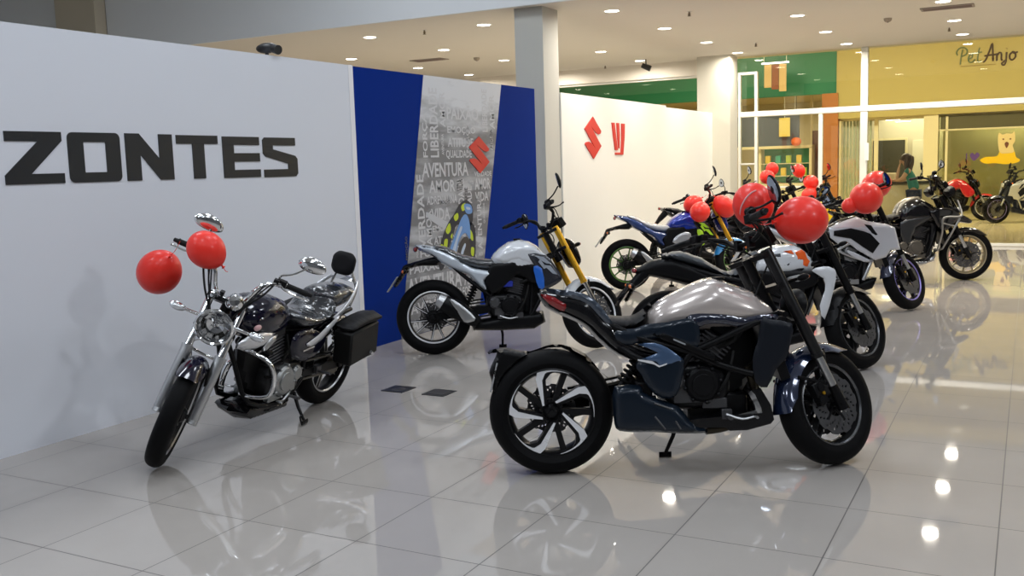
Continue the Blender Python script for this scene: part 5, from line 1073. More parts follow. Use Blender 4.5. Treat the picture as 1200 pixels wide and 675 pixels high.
    k.body('belly_pan', [(0.55, 0.26), (0.80, 0.28), (1.0, 0.35), (1.08, 0.34), (1.02, 0.22), (0.80, 0.17), (0.58, 0.18)], 0.11, M_PLAS, 0.04, sm=1)
    ex = B().tube([(0.55, -0.13, 0.22), (0.40, -0.15, 0.26), (0.10, -0.17, 0.36), (-0.02, -0.175, 0.40)], [0.035, 0.055, 0.058, 0.045], 18).build('exhaust_silencer', M_PLAS, t)
    B().tube([(-0.02, -0.175, 0.40), (-0.045, -0.177, 0.41)], [0.047, 0.040], 18).build('end_cap', M_ALLOY, ex)
    k.frame([[(1.10, 0.80, 0.05), (0.90, 0.74), (0.65, 0.62), (0.54, 0.42)], [(1.08, 0.72, 0.04), (0.98, 0.50), (0.90, 0.32)], [(0.60, 0.66), (0.30, 0.72), (0.0, 0.84, 0.05)], [(0.56, 0.50), (0.35, 0.62), (0.15, 0.76, 0.06)], [(0.65, 0.62), (0.80, 0.55), (0.98, 0.50)]], m=M_ALLOY if kind == 'white' else M_PLAS, r=0.018, y=0.13)
    k.swingarm(0.52, 0.39, 0.115, 0.075)
    k.shock((0.33, 0.42), (0.45, 0.64), 0.0, 0.032)
    k.pegs(0.62, 0.33, 0.14)
    k.kickstand((0.62, 0.12, 0.24), (0.58, 0.20, 0.03))
    return t, k
naked((1.98, 2.97), 28, 'street motorcycle with a white tank marked in orange, just behind the pearl tanked one')
naked((1.99, 6.0), 28, 'street motorcycle with angular white and black fairings, in front of the big black tourer', kind='white', steer=38)
naked((-0.12, 9.25), 28, 'plain black motorcycle whose tail shows behind the bright blue one', kind='plain', steer=34)
naked((0.25, 10.3), 28, 'black motorcycle between the plain black and the yellow one, mostly hidden', kind='plain', steer=30)
yellowp = mat('bright_yellow_paint', (0.75, 0.52, 0.01), 0.25, coat=1.0)
naked((0.55, 11.4), 28, 'yellow motorcycle deep in the row, half hidden by red balloons', kind='yellow', steer=34, tankm=yellowp)
redp = mat('deep_red_paint', (0.45, 0.008, 0.012), 0.2, coat=1.0)
naked((2.0, 20.9), 8, 'dark red motorcycle parked in the corridor beyond the glass', kind='yellow', steer=10, tankm=redp)
naked((4.75, 20.9), 215, 'white motorcycle facing the glass in the corridor', kind='white', steer=-5, wb=1.4)

# ------------------------------------------------------------------ cruiser by the white partition
def cruiser():
    t = lean_root('motorcycle', (0.029, 1.333), -84.4, 12.3, 'dark cruiser motorcycle with chrome crash bars, backrest and side case, by the lettered white partition')
    k = Bike(t, wb=1.46, R=0.305, Rf=0.305, rake=29.9, steer=31, fy=0.094)
    navy = mat('black_violet_paint', (0.003, 0.003, 0.013), 0.15, 0.0, coat=0.45, spec=0.3)
    silver = mat('silver_paint', (0.60, 0.61, 0.64), 0.25, 0.5, coat=0.8)
    k.wheel('rear_wheel', False, 0.135, 0.215, 'five', disc=(), mface=M_ALLOY)
    k.wheel('front_wheel', True, 0.105, 0.225, 'five', disc=(-1,), discR=0.13, mface=M_ALLOY)
    k.fork(0.68, usd=False, mtube=M_ALLOY, mslide=M_CHROME, rt=0.031, rs=0.021, split=0.36, caliper=(-1,))
    k.fender(navy, 60, 172, 0.068, 0.024)
    k.fender(navy, 20, 165, 0.085, 0.03, rear=True, name='rear_fender', stays=False)
    k.bars(0.66, rise=0.15, back=0.13, half=0.38, m=M_CHROME, mz=0.18, mx=-0.02, my=-0.04, mly=0.35, mir_m=M_CHROME, msize=(0.085, 0.045), stem_m=M_CHROME)
    k.headlight_round(0.51, 0.055, 0.100, M_CHROME, mat('faceted_lens', (0.42, 0.45, 0.47), 0.12, 0.85, coat=1.0, bump=1.0, bscale=45, noise=0.6, nscale=22))
    hl = [c for c in t.children if c.name.startswith('headlight')][0]
    for c in hl.children: bpy.data.objects.remove(c)
    c = k.fp(0.51, 0, 0.055); M = k.S @ Matrix.Translation(c) @ Matrix.Rotation(0.08, 4, 'Y'); r = 0.100
    B(M).lathe([(0.90*r, 0.38*r), (0.78*r, 0.16*r), (0.52*r, -0.05*r), (0.2*r, -0.16*r), (0.0001, -0.18*r)], n=13, axis='X').build('reflector', M_CHROME, hl, 3)
    B(M).ell((0.10*r, 0, 0), (0.16*r, 0.13*r, 0.13*r), 12, 8).box((0.22*r, 0, 0.0), (0.04*r, 0.5*r, 0.12*r)).build('bulb_shield', M_CHROME, hl)
    B(M).lathe([(0.97*r, 0.36*r), (1.08*r, 0.42*r), (0.98*r, 0.50*r), (0.89*r, 0.40*r)], n=32, axis='X', closed=True).build('bezel', M_CHROME, hl)
    B(M).lathe([(0.90*r, 0.41*r), (0.6*r, 0.52*r), (0.3*r, 0.57*r), (0.0001, 0.58*r)], n=28, axis='X').build('glass', glass_mat('lamp_glass', (0.96, 0.97, 0.98), 1.0), hl)
    # chrome clock pods above the lamp
    for y, r, nm in ((0.045, 0.052, 'speedometer'), (-0.07, 0.030, 'indicator_pod')):
        c = k.fp(0.66, y, 0.08); M = k.S @ Matrix.Translation(c) @ Matrix.Rotation(-0.5, 4, 'Y')
        g = B(M).lathe([(0.0001, 0.05), (r*0.55, 0.046), (r*0.9, 0.02), (r, -0.01), (r*0.95, -0.03)], n=24, axis='X').build(nm, M_CHROME, t)
        B(M).lathe([(0.0001, -0.032), (r*0.9, -0.030)], n=24, axis='X').build('dial', mat('dial_face', (0.3, 0.02, 0.02), 0.2, coat=1), g)
    for sg in (-1, 1):
        p = k.fp(0.53, sg*0.10, 0.05); q = p+Vector((0.0, sg*0.09, 0.0))
        b = B(k.S).tube([p, q], [0.011, 0.009], 10).ell(tuple(q+Vector((0, sg*0.035, 0))), (0.024, 0.048, 0.024), 16, 10).build('turn_signal', M_CHROME, t)
        B(k.S).ell(tuple(q+Vector((0.010, sg*0.036, 0))), (0.019, 0.040, 0.020), 16, 10).build('signal_lens', M_LENS, b)
    tk = k.body('fuel_tank', [(0.56, 0.70), (0.57, 0.77), (0.64, 0.83), (0.78, 0.875), (0.92, 0.88), (1.03, 0.84), (1.07, 0.76), (1.03, 0.68), (0.90, 0.62), (0.70, 0.62), (0.60, 0.64)], lambda x, z: 0.155-0.06*abs((x-0.86)/0.3)**2, navy, 0.12, pw=0.42)
    B().disc((0, 0, 0), 0.035, -0.008, 0.008, 24, M=Matrix.Translation((0.84, 0, 0.885)) @ Matrix.Rotation(pi/2, 4, 'X')).build('tank_cap', M_CHROME, tk)
    for sg in (-1, 1):
        B().inflate([(0.80, 0.745), (0.86, 0.775), (0.94, 0.79), (0.98, 0.775), (0.92, 0.765), (0.88, 0.745), (0.84, 0.75)], 0.005, 0.01, sg*0.142, 0.012).build('winged_badge', M_CHROME, tk)
        w = B().inflate([(0.80, 0.665), (0.90, 0.69), (1.04, 0.70), (1.17, 0.66), (1.10, 0.615), (0.98, 0.60), (0.90, 0.61)], 0.018, 0.03, sg*0.135, 0.014, 1).build('silver_wing', silver, t, 60)
        B().inflate([(0.78, 0.655), (0.84, 0.65), (0.93, 0.585), (0.99, 0.57), (0.88, 0.575), (0.80, 0.62)], 0.014, 0.02, sg*0.14, 0.014, 1).build('wing_tip', M_ALLOY, w, 60)
        B().ell((1.0, sg*0.150, 0.735), (0.035, 0.012, 0.018), 14, 8).build('side_reflector', mat('pink_clear_reflector', (0.6, 0.35, 0.36), 0.1, coat=1), tk)
    k.body('rider_seat', [(0.60, 0.72), (0.56, 0.76), (0.48, 0.745), (0.36, 0.715), (0.26, 0.74), (0.20, 0.80), (0.16, 0.78), (0.18, 0.68), (0.35, 0.62), (0.55, 0.64)], 0.17, M_PLASTIC_WRAP, 0.06)
    k.body('pillion_seat', [(0.22, 0.78), (0.20, 0.83), (0.08, 0.845), (-0.06, 0.835), (-0.13, 0.81), (-0.12, 0.75), (0.0, 0.70), (0.18, 0.69)], 0.125, M_PLASTIC_WRAP, 0.06)
    br = B(); br.ell((-0.085, 0, 0.965), (0.034, 0.098, 0.088), 26, 16, rot=(0, -0.18, 0), fn=lambda v: Vector((max(-0.75, min(0.75, v.x)), max(-0.86, min(0.86, v.y)), max(-0.88, min(0.88, v.z)))))
    sb = B().tube([(-0.05, -0.11, 0.70), (-0.12, -0.10, 0.80), (-0.11, -0.06, 0.90), (-0.105, -0.05, 0.95)], 0.010, 10, sm=4).tube([(-0.05, 0.11, 0.70), (-0.12, 0.10, 0.80), (-0.11, 0.06, 0.90), (-0.105, 0.05, 0.95)], 0.010, 10, sm=4).box((-0.12, 0, 0.86), (0.012, 0.13, 0.03)).build('sissy_bar', M_CHROME, t)
    br.build('backrest_pad', M_SEAT, sb, 50)
    for sg in (-1, 1):
        B().tube([(0.20, sg*0.15, 0.66), (0.08, sg*0.155, 0.72), (-0.04, sg*0.14, 0.80), (-0.13, sg*0.10, 0.855)], [0.014, 0.016, 0.016, 0.010], 12, sm=4, flat=0.6).build('grab_rail', silver, t)
        c = B().inflate([(0.62, 0.60), (0.50, 0.64), (0.34, 0.60), (0.24, 0.55), (0.30, 0.46), (0.45, 0.42), (0.60, 0.48)], 0.025, 0.05, sg*0.135, 0.016).build('side_cover', navy, t, 60)
        B().inflate([(0.50, 0.55), (0.38, 0.585), (0.22, 0.66), (0.10, 0.70), (0.20, 0.63), (0.33, 0.545), (0.45, 0.525)], 0.012, 0.02, sg*0.165, 0.014).build('silver_trim', silver, c, 60)
        B().prism([(0.52, 0.50), (0.40, 0.51), (0.40, 0.520), (0.52, 0.512)], sg*0.160, sg*0.163).build('chrome_script', M_CHROME, c)
        # hard side case with lid
        cs = B().box((0.02, sg*0.235, 0.50), (0.34, 0.14, 0.23), (0, 0.12, 0)).build('side_case', mat('case_black', (0.005, 0.005, 0.005), 0.45, spec=0.2), t)
        B().inflate([(-0.165, 0.630), (-0.155, 0.685), (0.02, 0.680), (0.19, 0.650), (0.205, 0.600), (0.04, 0.620)], 0.080, 0.03, sg*0.235, 0.016).build('case_lid', mat('case_lid_black', (0.005, 0.005, 0.006), 0.5, spec=0.2), cs, 60)
        B().tube([(0.18, sg*0.16, 0.42), (0.04, sg*0.22, 0.385), (-0.12, sg*0.24, 0.365), (-0.15, sg*0.28, 0.39), (-0.06, sg*0.31, 0.43)], 0.012, 10, sm=4).build('case_guard', M_CHROME, cs)
        k.shock((0.02, 0.33), (0.14, 0.62), sg*0.125, 0.026, ms=M_CHROME)
        # crash bar loop
        B().tube([(1.02, sg*0.04, 0.60), (1.04, sg*0.16, 0.60), (1.02, sg*0.27, 0.56), (1.0, sg*0.30, 0.47), (0.99, sg*0.27, 0.36), (0.99, sg*0.16, 0.32), (0.97, sg*0.06, 0.31)], 0.0125, 12, sm=6).tube([(1.0, sg*0.29, 0.50), (0.92, sg*0.25, 0.45), (0.84, sg*0.13, 0.40)], 0.010, 10, sm=4).build('crash_bar', M_CHROME, t)
    alu = mat('cast_engine_alloy', (0.36, 0.37, 0.37), 0.42, 0.9, rvar=0.1, nscale=30, bump=0.4, bscale=80)
    k.engine(0.66, 0.34, tilt=10, k=1.0, fins=8, m=mat('engine_satin_black', (0.02, 0.02, 0.022), 0.35, 0.6), mc=mat('fin_grey', (0.12, 0.12, 0.13), 0.4, 0.8), cover_r=0.095, W=0.13, bright=alu)
    B().tube([(0.78, -0.05, 0.48), (0.92, -0.08, 0.44), (0.90, -0.13, 0.25), (0.70, -0.16, 0.19), (0.3, -0.17, 0.20), (-0.25, -0.18, 0.24)], [0.02, 0.02, 0.02, 0.024, 0.04, 0.045], 14, sm=5).build('exhaust_pipe', M_CHROME, t)
    B().inflate([(0.50, 0.20), (0.95, 0.24), (1.0, 0.20), (0.92, 0.13), (0.55, 0.12)], 0.12, 0.03, 0, 0.02, 1).build('belly_plate', M_GLOSS, t)
    k.frame([[(1.14, 0.72, 0.03), (1.04, 0.50, 0.05), (0.95, 0.26), (0.60, 0.19), (0.42, 0.30)], [(1.14, 0.76, 0.02), (0.70, 0.64, 0.05), (0.40, 0.62)], [(0.42, 0.30), (0.42, 0.50), (0.40, 0.62), (0.05, 0.66), (-0.12, 0.66, 0.08)]], r=0.015, y=0.11)
    k.swingarm(0.42, 0.33, 0.105, 0.045)
    k.pegs(0.62, 0.24, 0.15); k.pegs(0.28, 0.32, 0.14, ctrl=False)
    k.kickstand((0.50, 0.12, 0.22), (0.55, 0.255, 0.078))
    B().tube([(0.545, 0.225, 0.11), (0.60, 0.25, 0.12), (0.585, 0.26, 0.07)], 0.005, 6, sm=3).build('stand_tang', M_PLAS, t)
    tl = B().ell((-0.30, 0, 0.52), (0.035, 0.06, 0.04), 18, 10).build('tail_light', M_REDL, t); B().box((-0.31, 0, 0.42), (0.008, 0.16, 0.14), (0, 0.2, 0)).build('number_plate', mat('grey_plate', (0.30, 0.31, 0.32), 0.5), tl)
    B(k.S).tube([(1.04, -0.21, 1.06), (1.13, -0.19, 1.02), (1.19, -0.13, 0.92), (1.18, -0.07, 0.82), (1.16, -0.05, 0.74)], 0.006, 6, sm=4).tube([(1.05, -0.17, 1.05), (1.11, -0.15, 0.98), (1.15, -0.10, 0.88), (1.15, -0.06, 0.78)], 0.005, 6, sm=4).tube([(1.05, 0.20, 1.06), (1.14, 0.17, 1.0), (1.19, 0.10, 0.90), (1.17, 0.05, 0.78)], 0.006, 6, sm=4).build('control_cables', M_RUB, t)
    return t, k
CRU = cruiser()

# ------------------------------------------------------------------ black adventure tourer near the glass
def tourer():
    t = lean_root('motorcycle', (2.27, 8.78), 23, 2, 'large black touring motorcycle with silver crash bars and a windscreen, next to the glass')
    k = Bike(t, wb=1.44, R=0.32, Rf=0.315, rake=25, steer=0, fy=0.105)
    gold = mat('pale_gold_alloy', (0.55, 0.48, 0.33), 0.3, 0.8)
    k.wheel('rear_wheel', False, 0.17, 0.225, 'ten', disc=(1,), discR=0.12, mrim=gold, mface=gold)
    k.wheel('front_wheel', True, 0.12, 0.235, 'ten', disc=(-1, 1), discR=0.155, mrim=gold, mface=gold)
    k.fork(0.80, usd=True, mtube=M_PLAS, mslide=M_ALLOY, rt=0.029, split=0.27, caliper=(-1, 1))
    k.fender(M_GLOSS, 45, 160, 0.07, 0.02)
    k.bars(0.88, rise=0.12, back=0.14, half=0.41, mz=0.16, mx=0.05, my=0.07, msize=(0.055, 0.05), mir_m=M_PLAS)
    for sg in (-1, 1): B(k.S).inflate([(1.05, 1.09), (1.12, 1.16), (1.17, 1.12), (1.16, 1.04), (1.10, 1.02)], 0.10, 0.03, sg*0.36, 0.02).build('hand_guard', M_PLAS, t)
    k.dash(0.84, 0.10)
    k.body('fuel_tank', [(0.589, 0.80), (0.629, 0.922), (0.699, 0.986), (0.789, 1.021), (0.88, 1.019), (1.011, 0.943), (1.10, 0.85), (1.08, 0.72), (0.883, 0.68), (0.65, 0.70)], 0.17, M_GLOSS, 0.13, pw=0.42)
    k.sides('tank_highlight', [(0.575, 0.80), (0.618, 0.927), (0.692, 0.996), (0.79, 1.034), (0.89, 1.030), (0.80, 0.995), (0.725, 0.955), (0.665, 0.900), (0.63, 0.80)], 0.075, mat('champagne_highlight', (0.52, 0.45, 0.33), 0.25, 0.5, coat=0.8), 0.010, 0.015)  # highlight along the tank edge, put in as a pale panel
    k.sides('frame_cover', [(0.611, 0.686), (0.67, 0.757), (0.949, 0.812), (1.009, 0.789), (0.801, 0.671), (0.733, 0.477), (0.653, 0.478)], 0.155, mat('graphite_paint', (0.035, 0.037, 0.04), 0.3, 0.5, coat=0.5), 0.012, 0.02)
    k.sides('side_fairing', [(0.95, 0.86), (1.10, 0.90), (1.24, 0.87), (1.34, 0.80), (1.26, 0.70), (1.16, 0.62), (1.05, 0.66), (1.0, 0.75)], lambda x, z: 0.20-0.35*max(0, x-1.05), M_GLOSS, 0.02, 0.035)
    k.body('beak', [(1.16, 0.83), (1.386, 0.810), (1.515, 0.721), (1.471, 0.690), (1.36, 0.705), (1.18, 0.68)], lambda x, z: 0.12-0.28*max(0, x-1.2), M_GLOSS, 0.05)
    hl = k.body('headlight', [(1.20, 0.93), (1.30, 0.90), (1.36, 0.84), (1.30, 0.80), (1.20, 0.82)], 0.13, M_PLAS, 0.05); B().ell((1.315, 0.06, 0.865), (0.03, 0.045, 0.03), 16, 10).ell((1.315, -0.06, 0.865), (0.03, 0.045, 0.03), 16, 10).build('lens', M_LENS, hl)
    # curved windscreen shell
    b = B(); n = 12; vs = []; fs = []
    for i in range(n+1):
        f = i/n; x = 1.34-0.235*f**0.9; z = 0.90+0.39*f; hw = 0.13+0.05*sin(pi*f*0.8)-0.06*f**4
        for sh in (0, 0.004):
            for j in range(13):
                q = -1+j/6; vs.append((x-0.10*q*q-sh, hw*q, z))
    m_ = 26
    for i in range(n):
        for j in range(12):
            a = i*m_+j; c = a+m_; fs.append((a, a+1, c+1, c)); fs.append((a+13, c+13, c+14, a+14))
        fs += [(i*m_, (i+1)*m_, (i+1)*m_+13, i*m_+13), (i*m_+12, i*m_+25, (i+1)*m_+25, (i+1)*m_+12)]
    for j in range(12): fs += [(j, j+13, j+14, j+1), (n*m_+j, n*m_+j+1, n*m_+j+14, n*m_+j+13)]
    ws = b.add(vs, fs).build('windscreen', glass_mat('smoked_screen', (0.62, 0.62, 0.56), 1.5), t)
    B().tube([(1.30, -0.12, 0.86), (1.22, -0.11, 1.02), (1.16, -0.08, 1.12)], 0.006, 8).tube([(1.30, 0.12, 0.86), (1.22, 0.11, 1.02), (1.16, 0.08, 1.12)], 0.006, 8).build('screen_bracket', M_PLAS, ws)
    # silver crash bars
    for sg in (-1, 1):
        B().tube([(1.28, sg*0.16, 0.98), (1.31, sg*0.22, 0.83), (1.27, sg*0.26, 0.785), (1.12, sg*0.27, 0.785), (1.075, sg*0.26, 0.74), (1.08, sg*0.24, 0.60), (1.055, sg*0.15, 0.38)], 0.0125, 12, sm=5).tube([(1.28, sg*0.25, 0.77), (1.19, sg*0.25, 0.60), (1.11, sg*0.16, 0.40)], 0.0125, 12, sm=4).tube([(1.085, sg*0.255, 0.71), (1.23, sg*0.255, 0.67)], 0.010, 10).tube([(1.055, sg*0.15, 0.38), (1.05, sg*0.05, 0.36)], 0.0125, 10).tube([(1.11, sg*0.16, 0.40), (1.10, sg*0.05, 0.38)], 0.0125, 10).build('crash_bar', mat('dull_silver_bar', (0.30, 0.30, 0.29), 0.35, 0.9), t)
    k.body('seat', [(-0.05, 0.90), (0.15, 0.90), (0.30, 0.84), (0.50, 0.82), (0.62, 0.84), (0.64, 0.76), (0.4, 0.73), (0.1, 0.80)], 0.15, M_SEAT, 0.05)
    tl = k.body('tail_unit', [(-0.20, 0.90), (0.05, 0.83), (0.35, 0.75), (0.64, 0.74), (0.60, 0.64), (0.30, 0.64), (0.0, 0.76), (-0.18, 0.84)], 0.13, M_GLOSS, 0.05)
    B().ell((-0.18, 0, 0.87), (0.02, 0.05, 0.025), 14, 8).build('tail_light', M_REDL, tl)
    B().box((-0.14, 0, 0.945), (0.26, 0.22, 0.02)).tube([(-0.25, -0.12, 0.94), (0.0, -0.15, 0.90)], 0.010, 8).tube([(-0.25, 0.12, 0.94), (0.0, 0.15, 0.90)], 0.010, 8).build('luggage_rack', M_PLAS, t)
    k.plate([(-0.12, 0.86), (-0.02, 0.83), (-0.20, 0.66), (-0.30, 0.52), (-0.33, 0.53), (-0.24, 0.68)], 0.045, blink=(-0.25, 0.68), plate_c=(-0.33, 0.58), ang=0.6, name='mudguard_hanger')
    k.engine(0.80, 0.42, tilt=20, k=1.08, W=0.15, m=M_ENG, mc=M_ENGG, pipe=M_ENGG, bright=mat('warm_grey_cover', (0.13, 0.12, 0.105), 0.4, 0.7))
    k.radiator(1.13, 0.58, 0.30, 0.28, -0.3)
    B().inflate([(0.62, 0.26), (0.95, 0.27), (1.08, 0.40), (1.05, 0.24), (0.88, 0.18), (0.65, 0.19)], 0.13, 0.03, 0, 0.02, 1).build('skid_plate', M_ALLOY, t)
    B().tube([(0.60, -0.13, 0.24), (0.42, -0.17, 0.30), (0.15, -0.20, 0.46), (-0.10, -0.21, 0.58)], [0.03, 0.05, 0.062, 0.055], 18, sm=3).build('exhaust_silencer', M_ALLOY, t)
    k.frame([[(1.10, 0.84, 0.05), (0.90, 0.72), (0.66, 0.58), (0.56, 0.40)], [(1.08, 0.74, 0.04), (1.0, 0.50), (0.92, 0.30)], [(0.62, 0.66), (0.30, 0.72), (0.0, 0.84, 0.06)]], r=0.018, y=0.14)
    k.swingarm(0.54, 0.40, 0.12, 0.08); k.shock((0.35, 0.42), (0.46, 0.66), 0, 0.034); k.pegs(0.66, 0.33, 0.15); k.kickstand((0.64, 0.13, 0.25), (0.60, 0.22, 0.03))
    return t, k
tourer()

# ------------------------------------------------------------------ balloons tied to handlebars
M_BAL = mat('red_balloon_latex', (0.86, 0.035, 0.022), 0.38, coat=0.15, coat_rough=0.15, spec=0.35)
M_BAL.node_tree.nodes['Principled BSDF'].inputs['Subsurface Weight'].default_value = 0.25
M_BAL.node_tree.nodes['Principled BSDF'].inputs['Subsurface Radius'].default_value = (0.08, 0.01, 0.008)
def balloon(c, r, anchor, label, group, el=1.12):
    c = Vector(c); a = Vector(anchor); d = (a-c).normalized(); Q = d.to_track_quat('-Z', 'Y').to_matrix().to_4x4()
    t = empty('balloon', tuple(c)); R = Q
    def fn(v):
        f = 1.0
        if v.z < 0: f = 1-0.10*v.z*v.z
        return Vector((v.x*f, v.y*f, v.z*(1.0 if v.z > 0 else 1.10)))
    B(R).ell((0, 0, 0), (r, r, r*el*0.97), 36, 24, fn=fn).build('envelope', M_BAL, t, 80)
    kz = -r*el*0.97*1.10
    B(R).tube([(0, 0, kz+0.008), (0, 0, kz-0.004), (0, 0, kz-0.010), (0, 0, kz-0.018)], [0.012, 0.005, 0.006, 0.012], 12).build('knot', M_BAL, t)
    s0 = R @ Vector((0, 0, kz-0.012)); s1 = a-c
    if (s1-s0).length > 0.01: B().tube([s0, (s0+s1)/2+Vector((0, 0, -0.01)), s1], 0.0018, 6, sm=4).build('string', M_BAL, t)
    return tag(t, label, 'balloon', group)
CW = lambda x, y, z: (x, y, z)
# anchors: points on the handlebars in world space
def bar_point(o, head, lean, wb, Rf, rake, steer, L, rise, back, y, off=0.04):
    ra = RAD(rake); ax = Vector((-sin(ra), 0, cos(ra))); P = Vector((wb-off, 0, Rf))
    S = Matrix.Translation(P) @ Matrix.Rotation(RAD(steer), 4, ax) @ Matrix.Translation(-P)
    n = Vector((cos(ra), 0, sin(ra))); c = Vector((wb, 0, Rf))+ax*L-n*0.01; x0, z0 = c.x-0.01, c.z+0.025
    f = min(1, max(0, (abs(y)-0.14)/0.10))
    p = Vector((x0-0.01-(back*0.75-0.01)*f, y, z0+rise*0.9+(0.012+rise*0.1)*f))
    W = Matrix.Translation((o[0], o[1], 0)) @ Matrix.Rotation(RAD(head), 4, 'Z') @ Matrix.Rotation(-RAD(lean), 4, 'X')
    return W @ (S @ p)
a1 = lambda y: bar_point((2.167, 0.565), 28, 5, 1.405, 0.30, 25, 32, 0.90, 0.05, 0.20, y)
bb = balloon((3.045, 1.13, 1.325), 0.102, a1(-0.12), 'big darker red balloon with a pale printed line, on the pearl tanked motorcycle', 'balloons on the pearl tanked motorcycle')
_rt = Vector((0.97, 0.24, 0)); _tw = Vector((0.24, -0.97, 0)); _pts = []
for a, c in ((-0.052, -0.070), (-0.060, -0.040), (-0.054, -0.005), (-0.036, 0.030), (-0.010, 0.058), (0.014, 0.070)):
    d = (_rt*a+Vector((0, 0, c))+_tw*sqrt(max(0, 0.1**2-a*a-c*c))).normalized(); _pts.append(d*0.1035)
B().tube(_pts, [0.002, 0.003, 0.004, 0.004, 0.004, 0.003], 8, sm=4).build('printed_script', mat('pale_balloon_print', (0.80, 0.40, 0.42), 0.4), bb)
balloon((3.279, 1.16, 1.245), 0.118, a1(-0.18), 'biggest red balloon, just above the white and orange tank', 'balloons on the pearl tanked motorcycle')
a4 = lambda y: bar_point((1.99, 6.0), 28, 5, 1.37, 0.30, 25, 38, 0.84, 0.06, 0.19, y)
balloon((2.865, 6.22, 1.144), 0.154, a4(-0.15), 'large front balloon of three on the angular white and black motorcycle', 'balloons on the white and black motorcycle')
balloon((2.882, 6.80, 1.254), 0.138, a4(0.18), 'red balloon behind the large one, beside the pale mirror of the white and black motorcycle', 'balloons on the white and black motorcycle')
balloon((2.727, 6.15, 1.077), 0.076, a4(-0.22), 'small red balloon tucked under the large one on the white and black motorcycle', 'balloons on the white and black motorcycle')
ak = lambda y: bar_point((0.029, 1.333), -84.4, 12.3, 1.46, 0.305, 29.9, 31, 0.66, 0.15, 0.13, y)
balloon((-0.137, 0.20, 1.009), 0.124, ak(-0.37), 'red balloon hanging from the far handlebar end of the cruiser, before the white partition', 'balloons on the cruiser')
balloon((0.292, 0.15, 1.149), 0.100, ak(-0.06), 'red balloon over the headlight of the cruiser', 'balloons on the cruiser')
a6 = lambda y: bar_point((-0.07, 7.38), 28, 5, 1.345, 0.30, 26, 32, 0.80, 0.10, 0.17, y)
balloon((0.63, 7.82, 1.025), 0.108, a6(-0.08), 'red balloon over the bright blue tank, nearest its seat', 'balloons on the bright blue motorcycle')
balloon((0.802, 7.55, 0.946), 0.118, a6(-0.15), 'middle and lowest red balloon on the bright blue motorcycle', 'balloons on the bright blue motorcycle')
balloon((1.00, 7.90, 0.990), 0.118, a6(-0.2), 'wide red balloon beside the gold fork of the bright blue motorcycle', 'balloons on the bright blue motorcycle', 1.3)
a7 = lambda y: bar_point((0.25, 10.3), 28, 5, 1.37, 0.30, 25, 30, 0.84, 0.06, 0.19, y)
balloon((0.935, 10.65, 1.400), 0.092, a7(0.2), 'upper of the two red balloons seen against the green display case', 'balloons on the mostly hidden black motorcycle')
balloon((0.91, 10.45, 1.290), 0.102, a7(-0.1), 'lower of the two red balloons seen against the green display case', 'balloons on the mostly hidden black motorcycle')
a8 = lambda y: bar_point((0.55, 11.4), 28, 5, 1.37, 0.30, 25, 34, 0.84, 0.06, 0.19, y)
balloon((1.068, 11.85, 1.352), 0.100, a8(0.2), 'topmost of three stacked red balloons above the yellow motorcycle', 'balloons on the yellow motorcycle')
balloon((1.264, 11.80, 1.170), 0.110, a8(0.0), 'middle of three stacked red balloons above the yellow motorcycle', 'balloons on the yellow motorcycle')
balloon((1.252, 11.70, 0.978), 0.108, a8(-0.2), 'lowest of three stacked red balloons, touching the yellow bodywork', 'balloons on the yellow motorcycle')

